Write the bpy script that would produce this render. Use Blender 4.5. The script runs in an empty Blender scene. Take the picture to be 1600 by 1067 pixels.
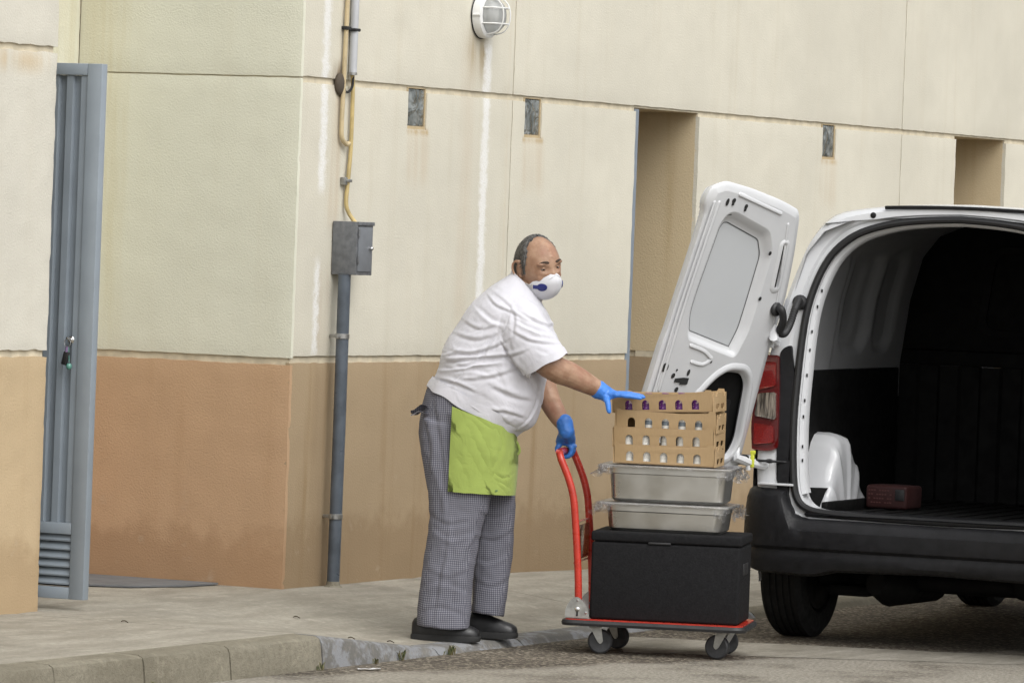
import bpy, bmesh, math, random
import numpy as np
from mathutils import Vector, Matrix, noise
from mathutils.geometry import tessellate_polygon
R_ = math.radians
random.seed(7)
SC = bpy.context.scene
COL = SC.collection

# ------------------------------------------------------------------ camera, sky, sun, exposure
# world axes: X runs along the long wall, -Y points out of the wall to the street, Z up, road at z = 0
cam_d = bpy.data.cameras.new('camera'); cam = bpy.data.objects.new('camera', cam_d); COL.objects.link(cam)
Rv = Vector((0.43492804, -0.89966192, 0.03802665)); Uv = Vector((0.00160282, 0.04300342, 0.99907364)); Fv = Vector((0.90046379, 0.43446419, -0.02014539))
cam.matrix_world = Matrix(((Rv.x, Uv.x, -Fv.x, -21.4037587), (Rv.y, Uv.y, -Fv.y, -11.4097539), (Rv.z, Uv.z, -Fv.z, 1.75), (0, 0, 0, 1)))
cam_d.sensor_width = 36.0; cam_d.lens = 8584.72 / 1600 * 36.0; cam_d.clip_start = 0.5; cam_d.clip_end = 600
SC.camera = cam

SUN_DIR = Vector((-0.34, -0.56, 0.76)).normalized()      # towards the sun
SUN_EL = math.asin(SUN_DIR.z); SUN_AZ = math.atan2(SUN_DIR.x, SUN_DIR.y)
world = bpy.data.worlds.new('World'); SC.world = world; world.use_nodes = True
wn = world.node_tree; wn.nodes.clear()
sky = wn.nodes.new('ShaderNodeTexSky'); sky.sky_type = 'NISHITA'; sky.sun_disc = False
sky.sun_elevation = SUN_EL; sky.sun_rotation = SUN_AZ; sky.air_density = 1.6; sky.dust_density = 4.0; sky.ozone_density = 1.0
hs = wn.nodes.new('ShaderNodeHueSaturation'); hs.inputs['Saturation'].default_value = 0.10
bg = wn.nodes.new('ShaderNodeBackground'); bg.inputs['Strength'].default_value = 0.14
wo = wn.nodes.new('ShaderNodeOutputWorld')
wn.links.new(sky.outputs[0], hs.inputs['Color']); wn.links.new(hs.outputs[0], bg.inputs['Color']); wn.links.new(bg.outputs[0], wo.inputs[0])
sun_d = bpy.data.lights.new('sun', 'SUN'); sun_d.energy = 0.8; sun_d.angle = R_(60); sun_d.color = (1.0, 0.985, 0.96)
sun = bpy.data.objects.new('sun', sun_d); COL.objects.link(sun); sun.rotation_euler = (-SUN_DIR).to_track_quat('-Z', 'Y').to_euler()
SC.view_settings.view_transform = 'Standard'; SC.view_settings.look = 'None'; SC.view_settings.gamma = 1.0
SC.view_settings.use_curve_mapping = False; SC.view_settings.exposure = 0.50

# ------------------------------------------------------------------ helpers: things and tags
def tag(o, label=None, cat=None, group=None, kind=None):
    if label: o['label'] = label
    if cat: o['category'] = cat
    if group: o['group'] = group
    if kind: o['kind'] = kind
    return o
def thing(name, label=None, cat=None, loc=(0, 0, 0), rz=0.0, group=None, parent=None, kind=None):
    o = bpy.data.objects.new(name, None); COL.objects.link(o); o.empty_display_size = 0.1
    o.location = loc; o.rotation_euler = (0, 0, rz); o.parent = parent
    return tag(o, label, cat, group, kind)
def put(name, me, m=None, parent=None):
    o = bpy.data.objects.new(name, me); COL.objects.link(o); o.parent = parent
    if m and not me.materials: me.materials.append(m)
    return o
def mesh_of(bm, name='m', smooth=0.6):
    bmesh.ops.recalc_face_normals(bm, faces=bm.faces)
    me = bpy.data.meshes.new(name); bm.to_mesh(me); bm.free()
    if smooth:
        me.shade_smooth(); me.set_sharp_from_angle(angle=smooth)
    return me
def obj(name, bm, m, parent=None, smooth=0.6):
    return put(name, mesh_of(bm, name, smooth), m, parent)
def copy_tree(o, parent=None):
    c = o.copy(); COL.objects.link(c); c.parent = parent
    for ch in list(o.children): copy_tree(ch, c)
    return c

# ------------------------------------------------------------------ helpers: shapes
def box(bm, c0, c1, bev=0.0, seg=2, M=None):
    xs = (c0[0], c1[0]); ys = (c0[1], c1[1]); zs = (c0[2], c1[2])
    t = bmesh.new()
    v = [t.verts.new((x, y, z)) for x in xs for y in ys for z in zs]
    for f in ((0, 1, 3, 2), (4, 6, 7, 5), (0, 4, 5, 1), (2, 3, 7, 6), (0, 2, 6, 4), (1, 5, 7, 3)): t.faces.new([v[i] for i in f])
    if bev > 0: bmesh.ops.bevel(t, geom=t.edges[:], offset=bev, segments=seg, affect='EDGES', profile=0.5)
    add_bm(bm, t, M)
def add_bm(bm, t, M=None):
    mp = {}
    for v in t.verts: mp[v] = bm.verts.new(M @ v.co if M else v.co)
    for f in t.faces:
        try: bm.faces.new([mp[v] for v in f.verts])
        except ValueError: pass
    t.free()
def loft(bm, rings, closed=True, caps=True, loop=False):
    rows = [[bm.verts.new(p) for p in r] for r in rings]
    n = len(rows[0]); pairs = list(zip(rows, rows[1:]))
    if loop: pairs.append((rows[-1], rows[0]))
    for a, b in pairs:
        for i in range(n if closed else n - 1):
            j = (i + 1) % n
            bm.faces.new((a[i], a[j], b[j], b[i]))
    if caps and closed and not loop:
        bm.faces.new(rows[0][::-1]); bm.faces.new(rows[-1])
    return rows
def catmull(P, n):
    P = [Vector(p) if not isinstance(p, Vector) else p for p in P]
    out = []
    for i in range(len(P) - 1):
        p0 = P[max(i - 1, 0)]; p1 = P[i]; p2 = P[i + 1]; p3 = P[min(i + 2, len(P) - 1)]
        for k in range(n):
            t = k / n
            out.append(0.5 * ((2 * p1) + (p2 - p0) * t + (2 * p0 - 5 * p1 + 4 * p2 - p3) * t * t + (3 * p1 - p0 - 3 * p2 + p3) * t ** 3))
    out.append(P[-1].copy()); return out
def tube(bm, pts, r, n=12, caps=True, round_ends=False, flat=None):
    """a tube through pts; r one radius or one per point; flat = (axis, factor) squashes the section"""
    pts = [Vector(p) for p in pts]; rr = list(r) if hasattr(r, '__len__') else [r] * len(pts)
    if round_ends:
        a, b = pts[0], pts[-1]; da = (pts[0] - pts[1]).normalized(); db = (pts[-1] - pts[-2]).normalized()
        ra, rb = rr[0], rr[-1]
        hp = [a + da * ra * math.sin(t) for t in (1.5, 1.15, 0.75, 0.35)]; hr = [ra * math.cos(t) for t in (1.5, 1.15, 0.75, 0.35)]
        tp = [b + db * rb * math.sin(t) for t in (0.35, 0.75, 1.15, 1.5)]; tr = [rb * math.cos(t) for t in (0.35, 0.75, 1.15, 1.5)]
        pts = hp + pts + tp; rr = hr + rr + tr
    rings = []; prev = None
    for i, p in enumerate(pts):
        d = (pts[min(i + 1, len(pts) - 1)] - pts[max(i - 1, 0)])
        d = d.normalized() if d.length > 1e-9 else Vector((0, 0, 1))
        if prev is None:
            a = Vector((0, 0, 1)) if abs(d.z) < 0.9 else Vector((1, 0, 0))
            u = d.cross(a).normalized()
        else:
            u = (prev - d * prev.dot(d)).normalized()
        w = d.cross(u); prev = u
        ring = []
        for k in range(n):
            t = 2 * math.pi * k / n
            o_ = (u * math.cos(t) + w * math.sin(t)) * rr[i]
            if flat: ax = Vector(flat[0]).normalized(); o_ = o_ - ax * o_.dot(ax) * (1 - flat[1])
            ring.append(p + o_)
        rings.append(ring)
    loft(bm, rings, caps=caps)
def ellipsoid(bm, c, r, M=None, nu=20, nv=12):
    c = Vector(c); rings = []
    for i in range(1, nv):
        ph = -math.pi / 2 + math.pi * i / nv
        ring = []
        for k in range(nu):
            t = 2 * math.pi * k / nu
            p = Vector((r[0] * math.cos(ph) * math.cos(t), r[1] * math.cos(ph) * math.sin(t), r[2] * math.sin(ph)))
            ring.append(c + (M @ p if M else p))
        rings.append(ring)
    rows = loft(bm, rings, caps=False)
    for row, s in ((rows[0], -1), (rows[-1], 1)):
        p = Vector((0, 0, r[2] * s)); v = bm.verts.new(c + (M @ p if M else p))
        for i in range(nu): bm.faces.new((row[i], row[(i + 1) % nu], v))
def lathe(bm, prof, n=28, M=None, loop=False):
    """prof: (radius, height) pairs about local z; M places it"""
    rings = []
    for r, h in prof:
        rings.append([(M @ Vector((r * math.cos(2 * math.pi * k / n), r * math.sin(2 * math.pi * k / n), h))) if M else Vector((r * math.cos(2 * math.pi * k / n), r * math.sin(2 * math.pi * k / n), h)) for k in range(n)])
    loft(bm, rings, caps=not loop, loop=loop)
def axis_matrix(o, z, x=None):
    z = Vector(z).normalized(); a = Vector(x) if x else (Vector((0, 0, 1)) if abs(z.z) < 0.9 else Vector((1, 0, 0)))
    y = z.cross(a).normalized(); xx = y.cross(z)
    return Matrix(((xx.x, y.x, z.x, o[0]), (xx.y, y.y, z.y, o[1]), (xx.z, y.z, z.z, o[2]), (0, 0, 0, 1)))
def plate(bm, loops, t, mapf):
    """flat plate from 2-d loops (outer first, then holes), thickness t; mapf(a, b, n) -> point"""
    polys = [[Vector((a, b, 0)) for a, b in lp] for lp in loops]
    tris = tessellate_polygon(polys); flat = [p for lp in polys for p in lp]
    f = [bm.verts.new(mapf(p.x, p.y, 0.0)) for p in flat]; b = [bm.verts.new(mapf(p.x, p.y, t)) for p in flat]
    for tr in tris:
        try:
            bm.faces.new([f[i] for i in tr]); bm.faces.new([b[i] for i in reversed(tr)])
        except ValueError: pass
    k = 0
    for lp in polys:
        n = len(lp)
        for i in range(n):
            j = (i + 1) % n
            bm.faces.new((f[k + i], f[k + j], b[k + j], b[k + i]))
        k += n
def rloop(pts, r, n=5):
    """round the corners of a 2-d polygon"""
    out = []; m = len(pts); rs = r if hasattr(r, '__len__') else [r] * m
    for i in range(m):
        p = Vector(pts[i]); a = (Vector(pts[i - 1]) - p); b = (Vector(pts[(i + 1) % m]) - p)
        rad = min(rs[i], a.length * 0.45, b.length * 0.45); s = p + a.normalized() * rad; e = p + b.normalized() * rad
        for k in range(n + 1):
            t = k / n; out.append(((1 - t) ** 2 * s + 2 * t * (1 - t) * p + t * t * e)[:])
    return out
def circ(c, r, n=16, ry=None): return [(c[0] + r * math.cos(2 * math.pi * k / n), c[1] + (ry or r) * math.sin(2 * math.pi * k / n)) for k in range(n)]
def inset(lp, d):
    cx = sum(p[0] for p in lp) / len(lp); cy = sum(p[1] for p in lp) / len(lp); out = []
    for i, p in enumerate(lp):
        a = Vector(lp[i - 1]); b = Vector(lp[(i + 1) % len(lp)]); t = (b - a)
        nrm = Vector((-t.y, t.x)).normalized() if t.length > 1e-9 else Vector((0, 0))
        if nrm.dot(Vector((cx, cy)) - Vector(p)) < 0: nrm = -nrm
        out.append((p[0] + nrm.x * d, p[1] + nrm.y * d))
    return out
def fbm(p, s, o=3): return noise.fractal(Vector(p) * s, 0.7, 2.0, o)
def remesh(bm, voxel, smooth=4, fac=0.5):
    """one continuous skin round closed, overlapping volumes"""
    bmesh.ops.recalc_face_normals(bm, faces=bm.faces)
    me = bpy.data.meshes.new('tmp'); bm.to_mesh(me); bm.free()
    o = bpy.data.objects.new('tmp', me); COL.objects.link(o)
    r = o.modifiers.new('r', 'REMESH'); r.mode = 'VOXEL'; r.voxel_size = voxel; r.adaptivity = 0
    if smooth:
        s = o.modifiers.new('s', 'SMOOTH'); s.factor = fac; s.iterations = smooth
    dg = bpy.context.evaluated_depsgraph_get(); out = bpy.data.meshes.new_from_object(o.evaluated_get(dg))
    bpy.data.objects.remove(o); bpy.data.meshes.remove(me)
    out.shade_smooth(); return out
def get_co(me):
    a = np.empty(len(me.vertices) * 3, np.float32); me.vertices.foreach_get('co', a)
    b = np.empty(len(me.vertices) * 3, np.float32); me.vertices.foreach_get('normal', b)
    return a.reshape(-1, 3).astype(float), b.reshape(-1, 3).astype(float)
def set_co(me, a):
    me.vertices.foreach_set('co', a.astype(np.float32).ravel()); me.update()
def seg_dist(co, pts, ax=(0, 2)):
    """distance, signed side and position along a polyline in the plane of two axes"""
    p = co[:, ax]; best = np.full(len(p), 9e9); side = np.zeros(len(p)); par = np.zeros(len(p)); n = len(pts) - 1
    for i in range(n):
        a = np.array(pts[i]); b = np.array(pts[i + 1]); d = b - a; L = d @ d
        t = np.clip(((p - a) @ d) / L, 0, 1); w = p - (a + t[:, None] * d); ds = np.hypot(w[:, 0], w[:, 1])
        m = ds < best; best[m] = ds[m]; side[m] = np.sign(d[0] * w[m, 1] - d[1] * w[m, 0]); par[m] = (i + t[m]) / n
    return best, side, par

# ------------------------------------------------------------------ helpers: materials
class NT:
    def __init__(s, name):
        s.m = bpy.data.materials.new(name); s.m.use_nodes = True; s.t = s.m.node_tree; s.t.nodes.clear()
        s.out = s.n('ShaderNodeOutputMaterial'); s.p = s.n('ShaderNodeBsdfPrincipled'); s.l(s.p.outputs[0], s.out.inputs[0])
        s.tc = s.n('ShaderNodeTexCoord'); s.memo = {}
    def n(s, t, **k):
        x = s.t.nodes.new(t)
        for a, b in k.items(): setattr(x, a, b)
        return x
    def l(s, a, b): s.t.links.new(a, b)
    def sock(s, i, v):
        if hasattr(v, 'is_linked') or isinstance(v, bpy.types.NodeSocket): s.l(v, i)
        else: i.default_value = v
    def math(s, op, a, b=0.0, c=None, clamp=False):
        x = s.n('ShaderNodeMath', operation=op, use_clamp=clamp); s.sock(x.inputs[0], a); s.sock(x.inputs[1], b)
        if c is not None: s.sock(x.inputs[2], c)
        return x.outputs[0]
    def noise(s, scale, detail=4, rough=0.55, vec=None, dist=0.0):
        key = (scale, detail, rough, vec, dist)
        if key in s.memo: return s.memo[key]
        x = s.n('ShaderNodeTexNoise'); x.inputs['Scale'].default_value = scale; x.inputs['Detail'].default_value = detail
        x.inputs['Roughness'].default_value = rough; x.inputs['Distortion'].default_value = dist
        s.l(vec if vec is not None else s.tc.outputs['Object'], x.inputs['Vector']); s.memo[key] = x.outputs['Fac']; return x.outputs['Fac']
    def voro(s, scale, vec=None, out='Distance'):
        x = s.n('ShaderNodeTexVoronoi'); x.inputs['Scale'].default_value = scale
        s.l(vec if vec is not None else s.tc.outputs['Object'], x.inputs['Vector']); return x.outputs[out]
    def stretch(s, sx, sy, sz):
        if (sx, sy, sz) in s.memo: return s.memo[(sx, sy, sz)]
        x = s.n('ShaderNodeMapping'); x.inputs['Scale'].default_value = (sx, sy, sz); s.l(s.tc.outputs['Object'], x.inputs['Vector']); s.memo[(sx, sy, sz)] = x.outputs[0]; return x.outputs[0]
    def xyz(s):
        if 'xyz' in s.memo: return s.memo['xyz']
        x = s.n('ShaderNodeSeparateXYZ'); s.l(s.tc.outputs['Object'], x.inputs[0]); s.memo['xyz'] = x.outputs; return x.outputs
    def ramp(s, f, a, b, lo=0.0, hi=1.0):
        x = s.n('ShaderNodeMapRange', interpolation_type='SMOOTHSTEP'); s.sock(x.inputs[0], f)
        for i, v in zip((1, 2, 3, 4), (a, b, lo, hi)): s.sock(x.inputs[i], v)
        return x.outputs[0]
    def mix(s, f, a, b, mode='MIX'):
        x = s.n('ShaderNodeMix', data_type='RGBA', blend_type=mode); s.sock(x.inputs[0], f)
        for i, v in ((6, a), (7, b)):
            if isinstance(v, tuple): x.inputs[i].default_value = (*v[:3], 1)
            else: s.l(v, x.inputs[i])
        return x.outputs[2]
    def color(s, c):
        if isinstance(c, tuple): s.p.inputs['Base Color'].default_value = (*c[:3], 1)
        else: s.l(c, s.p.inputs['Base Color'])
    def bump(s, h, strength=0.5, dist=0.002, prev=None):
        x = s.n('ShaderNodeBump'); x.inputs['Strength'].default_value = strength; x.inputs['Distance'].default_value = dist
        s.l(h, x.inputs['Height'])
        if prev is not None: s.l(prev, x.inputs['Normal'])
        return x.outputs[0]
    def normal(s, v): s.l(v, s.p.inputs['Normal'])
    def set(s, **k):
        for a, b in k.items(): s.sock(s.p.inputs[a.replace('_', ' ')], b)
    def boxmask(s, ax, x0, x1, z0, z1, soft=0.02, wob=0.0, wscale=8):
        e = s.xyz(); X = e[ax]; Z = e[2]
        if wob: X = s.math('ADD', X, s.math('MULTIPLY', s.math('SUBTRACT', s.noise(wscale, 3), 0.5), wob * 2))
        a = s.math('MULTIPLY', s.ramp(X, x0 - soft, x0 + soft), s.ramp(X, x1 - soft, x1 + soft, 1, 0))
        b = s.math('MULTIPLY', s.ramp(Z, z0 - soft * 2, z0 + soft * 2), s.ramp(Z, z1 - soft * 2, z1 + soft * 2, 1, 0))
        return s.math('MULTIPLY', a, b)
def simple(name, col, rough=0.5, metal=0.0, var=0.12, vscale=6, bs=None, bd=0.001, bstr=0.4, spec=0.5, coat=0.0, rvar=0.1):
    t = NT(name); f = t.noise(vscale, 5)
    dark = tuple(c * (1 - var) for c in col); light = tuple(min(1, c * (1 + var)) for c in col)
    t.color(t.mix(t.ramp(f, 0.3, 0.7), dark, light))
    t.set(Roughness=t.ramp(t.noise(vscale * 2.7, 3), 0.3, 0.7, max(0, rough - rvar), min(1, rough + rvar)), Metallic=metal, Specular_IOR_Level=spec, Coat_Weight=coat)
    if bs: t.normal(t.bump(t.noise(bs, 4), bstr, bd))
    return t.m

def wall_paint(name, base, streaks=(), stains=(), filler=(), stucco=1.0, ax=0, ground=None, drip=0.12):
    t = NT(name); e = t.xyz()
    big = t.noise(0.9, 2); mid = t.noise(9, 3); dirt = t.noise(1.0, 4, 0.6, t.stretch(9, 9, 0.55))
    c = t.mix(t.ramp(big, 0.3, 0.7), tuple(v * 0.94 for v in base), tuple(min(1, v * 1.05) for v in base))
    c = t.mix(t.math('MULTIPLY', t.ramp(dirt, 0.5, 0.78), drip * 2.2), c, tuple(v * k for v, k in zip(base, (0.80, 0.74, 0.64))))
    c = t.mix(t.math('MULTIPLY', t.ramp(mid, 0.35, 0.7), 0.10), c, tuple(v * 0.75 for v in base))
    for (x0, x1, z0, z1, colr, k, soft) in stains:
        m = t.math('MULTIPLY', t.boxmask(ax, x0, x1, z0, z1, soft, 0.02, 9), t.math('MULTIPLY', t.ramp(dirt, 0.3, 0.65), k))
        c = t.mix(m, c, colr)
    for (x0, x1, z0, z1) in filler:
        m = t.boxmask(ax, x0, x1, z0, z1, 0.022, 0.035, 26)
        m = t.math('MULTIPLY', m, t.ramp(t.noise(105, 2, 0.7), 0.30, 0.60, 0.55, 0.95))
        c = t.mix(m, c, (0.74, 0.735, 0.715))
    if ground is not None:
        m = t.math('MULTIPLY', t.ramp(t.math('ADD', e[2], t.math('MULTIPLY', mid, -0.35)), ground, ground + 0.16, 1, 0), 0.55)
        c = t.mix(m, c, tuple(v * k for v, k in zip(base, (0.70, 0.64, 0.58))))
        c = t.mix(t.math('MULTIPLY', t.ramp(mid, 0.62, 0.74), t.ramp(e[2], ground, ground + 0.7, 0.22, 0.0)), c, (0.55, 0.48, 0.38))
    t.color(c); t.set(Roughness=0.9, Specular_IOR_Level=0.25)
    t.normal(t.bump(t.noise(105, 2, 0.7), 0.5 * stucco, 0.004))
    return t.m

CREAM = (0.60, 0.57, 0.48); TAN = (0.36, 0.272, 0.172)
rust = (0.42, 0.30, 0.15); ochre = (0.50, 0.40, 0.22)
win_st = []
for wx in (1.062, 2.297, 6.006):
    win_st.append((wx - 0.01, wx + 0.215, 1.95, 2.19, (0.52, 0.44, 0.33), 0.55, 0.03))
    win_st.append((wx - 0.012, wx + 0.212, 2.175, 2.198, rust, 0.9, 0.008))
for k_ in range(1): pass
M_CREAM = wall_paint('cream_render', CREAM, stains=win_st + [(0.28, 0.40, 1.75, 2.45, (0.50, 0.42, 0.31), 0.8, 0.03), (0.30, 0.40, 2.36, 2.46, (0.25, 0.19, 0.13), 1.0, 0.02),
        (1.60, 1.74, 1.3, 2.66, (0.53, 0.46, 0.36), 0.6, 0.05), (0.22, 0.34, 1.15, 1.55, (0.47, 0.40, 0.31), 0.6, 0.04), (2.10, 2.16, 1.2, 4.0, (0.55, 0.47, 0.34), 0.5, 0.02),
        (1.66, 1.86, 2.48, 2.66, (0.33, 0.25, 0.14), 0.9, 0.05)],
        filler=[(1.835, 1.905, 1.36, 2.63), (0.205, 0.265, 1.90, 2.9), (0.200, 0.245, 1.16, 1.58)])
M_CREAM_PILLAR = wall_paint('cream_render_pillar', (0.60, 0.575, 0.50), stains=[(-6, -2.16, 2.32, 2.40, (0.52, 0.40, 0.24), 0.7, 0.02)], drip=0.06)
M_CREAM_RETURN = wall_paint('sage_cream_render', (0.665, 0.66, 0.55), ax=1, drip=0.05, stains=[(0.85, 1.2, 1.2, 3.2, (0.56, 0.51, 0.34), 0.6, 0.12)])
M_TAN = wall_paint('tan_dado', TAN, ground=0.16, drip=0.35, stains=[(0.24, 0.33, 0.13, 1.12, (0.30, 0.22, 0.135), 0.8, 0.03), (0.42, 0.50, 0.13, 0.6, (0.26, 0.19, 0.12), 0.7, 0.03)])
M_TAN_PILLAR = wall_paint('yellow_tan_dado', (0.47, 0.36, 0.225), ground=0.14, drip=0.2)
M_ORANGE = wall_paint('orange_dado', (0.475, 0.315, 0.192), ax=1, ground=0.10, drip=0.10)
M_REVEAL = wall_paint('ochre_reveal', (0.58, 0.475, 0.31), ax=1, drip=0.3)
M_JOINT = simple('joint_band', (0.56, 0.50, 0.38), 0.9, var=0.15, vscale=12, bs=60, bd=0.003)
M_CORE = simple('render_core', (0.45, 0.38, 0.27), 0.9, var=0.15)

# ------------------------------------------------------------------ ground
def road_mat():
    t = NT('asphalt'); e = t.xyz()
    base = t.mix(t.ramp(t.noise(1.2, 5), 0.35, 0.65), (0.075, 0.063, 0.050), (0.125, 0.106, 0.084))
    ag = t.voro(72, out='Color'); sep = t.n('ShaderNodeSeparateColor'); t.l(ag, sep.inputs[0])
    base = t.mix(t.ramp(sep.outputs[0], 0.60, 0.95, 0, 0.75), base, (0.36, 0.32, 0.25))
    base = t.mix(t.ramp(sep.outputs[1], 0.70, 0.95, 0, 0.6), base, (0.035, 0.030, 0.026))
    # dusty worn ground away from the kerb, following the wheel tracks
    d = t.math('ADD', e[1], t.math('MULTIPLY', t.math('SUBTRACT', t.noise(1.6, 5), 0.5), 0.5))
    d = t.math('ADD', d, t.math('MULTIPLY', e[0], 0.42))
    m = t.math('MULTIPLY', t.ramp(d, -2.62, -2.46, 0.85, 0.0), t.ramp(t.noise(2.4, 5), 0.30, 0.55, 0.35, 1.0))
    base = t.mix(m, base, t.mix(t.ramp(t.noise(55, 4), 0.35, 0.65), (0.23, 0.21, 0.172), (0.36, 0.335, 0.285)))
    t.color(base); t.set(Roughness=0.92, Specular_IOR_Level=0.2)
    h = t.math('ADD', t.voro(72), t.math('MULTIPLY', t.noise(260, 3), 0.5))
    t.normal(t.bump(h, 0.8, 0.006)); return t.m
def concrete_mat(name, a, b, joint=False, fine=1.0):
    t = NT(name)
    st = t.noise(1.0, 5, 0.65, t.stretch(1.6, 7, 1)); bl = t.noise(2.6, 5, 0.65); fi = t.noise(40, 4, 0.7)
    c = t.mix(t.ramp(st, 0.30, 0.70), a, b)
    c = t.mix(t.ramp(bl, 0.50, 0.70, 0, 0.50), c, tuple(v * 0.66 for v in a))
    c = t.mix(t.ramp(fi, 0.35, 0.68, 0, 0.40), c, tuple(v * 0.62 for v in a))
    c = t.mix(t.ramp(t.noise(9, 5, 0.7), 0.57, 0.70, 0, 0.40), c, tuple(min(1, v * 1.3) for v in b))
    c = t.mix(t.ramp(t.noise(150, 2), 0.64, 0.72, 0, 0.5), c, tuple(v * 0.35 for v in a))
    t.color(c); t.set(Roughness=0.85, Specular_IOR_Level=0.3)
    t.normal(t.bump(t.math('ADD', t.noise(150, 2), t.math('MULTIPLY', fi, 1.2)), 0.6 * fine, 0.004)); return t.m
M_ROAD = road_mat()
M_PAVE = concrete_mat('pavement_concrete', (0.26, 0.238, 0.195), (0.37, 0.345, 0.29))
M_KERB = concrete_mat('kerb_concrete', (0.17, 0.152, 0.112), (0.25, 0.228, 0.175), fine=1.6)
M_STRIP = concrete_mat('gutter_concrete', (0.23, 0.21, 0.17), (0.36, 0.335, 0.285))
def painted_kerb():
    t = NT('kerb_old_paint')
    c = t.mix(t.ramp(t.noise(9, 5, 0.7), 0.45, 0.58), (0.13, 0.125, 0.115), (0.22, 0.225, 0.235))
    c = t.mix(t.ramp(t.noise(30, 5), 0.5, 0.7, 0, 0.6), c, (0.20, 0.185, 0.16)); t.color(c); t.set(Roughness=0.85)
    t.normal(t.bump(t.noise(70, 5), 0.7, 0.004)); return t.m
M_KERBP = painted_kerb()

bm = bmesh.new(); S = 150
v = [bm.verts.new(p) for p in ((-S, -S, 0), (S, -S, 0), (S, S, 0), (-S, S, 0))]; bm.faces.new(v)
tag(obj('road', bm, M_ROAD, smooth=0), kind='structure')

KY = -1.40                                   # kerb face
def kerb_h(x):                               # height of the kerb along the street, dropped at the entrance
    if x < -2.25: return 0.13
    if x < -1.25: return 0.13 + (0.03 - 0.13) * (x + 2.25) / 1.0
    return 0.03
def wall_h(x): return 0.13 if x < 1.4 else max(0.09, 0.13 - (x - 1.4) * 0.02)
def pave_z(x, y):
    t = min(1, max(0, (y - KY - 0.12) / 1.15)); t = t * t * (3 - 2 * t)
    return kerb_h(x) * (1 - t) + wall_h(x) * t + 0.0022 * fbm((x, y, 0), 2.2)
pave = thing('pavement', kind='structure'); ys = [KY + 0.13 + i * 0.0805 for i in range(33)]
cuts_ = [-30, -7.6, -4.9, -2.27, 1.268, 3.9, 6.6, 9.3, 40]
for x0, x1 in zip(cuts_, cuts_[1:]):
    n = max(2, int((x1 - x0) / 0.08)) if x1 - x0 < 5 else 40; bm = bmesh.new(); g = []
    for i in range(n + 1):
        x = x0 + 0.004 + (x1 - x0 - 0.008) * i / n; row = [bm.verts.new((x + 0.002 * fbm((y, x0, 1), 6), y, pave_z(x, y) - (0.003 if i in (0, n) else 0))) for y in ys]
        g.append(row)
    for a_, b_ in zip(g, g[1:]):
        for j in range(len(ys) - 1): bm.faces.new((a_[j], b_[j], b_[j + 1], a_[j + 1]))
    be = [e for e in bm.edges if e.is_boundary]; r = bmesh.ops.extrude_edge_only(bm, edges=be); bmesh.ops.translate(bm, verts=[v for v in r['geom'] if isinstance(v, bmesh.types.BMVert)], vec=(0, 0, -0.04))
    obj('paving_slab', bm, M_PAVE, pave)
kerb = thing('kerb', kind='structure')
edges = [-8.0, -7.0, -6.0, -5.0, -4.33, -3.68, -3.02, -2.27, -1.24, -0.45, 0.38, 1.2, 2.05, 2.9, 3.75, 4.6, 5.45, 6.3, 7.2, 8.1]
for i, (a, b) in enumerate(zip(edges, edges[1:])):
    bm = bmesh.new(); rings = []; n = 14; g_ = 0.004
    for k in range(n + 1):
        x = a + g_ + (b - a - 2 * g_) * k / n; h = kerb_h(x)
        w = 0.006 * fbm((x * 1.3, i * 3.1, 0), 2.0); w2 = 0.005 * fbm((x, i, 5), 3.0)
        low = h < 0.05
        prof = [(KY - 0.012 + w, -0.05), (KY - 0.008 + w, 0.0), (KY + 0.004 + w, max(0.008, h - 0.032)), (KY + 0.012 + w2, h - 0.012), (KY + 0.03, h - 0.002 + w2 * 0.4), (KY + 0.13, h + 0.002), (KY + 0.133, -0.05)]
        rings.append([(x, y, z) for y, z in prof])
    loft(bm, rings); obj('kerbstone', bm, M_KERBP if -2.3 < a < 1.3 else M_KERB, kerb)
# concrete gutter strip laid across the road in front of the van
bm = bmesh.new(); N = 26; A0, A1 = Vector((0.38, -1.46)), Vector((1.30, -4.3)); B0, B1 = Vector((-0.42, -1.86)), Vector((0.85, -4.0))
r0, r1 = [], []
for k in range(N + 1):
    t = k / N; p = A0.lerp(A1, t); q_ = B0.lerp(B1, t); j = 0.035 * fbm((k * 0.35, 1, 0), 1.0); j2 = 0.05 * fbm((k * 0.35, 7, 0), 1.0)
    r0.append((p.x + j, p.y, 0.0015)); r1.append((q_.x + j2, q_.y, 0.0015))
loft(bm, [r0, r1], closed=False); tag(obj('gutter_strip', bm, M_STRIP), kind='structure')

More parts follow.
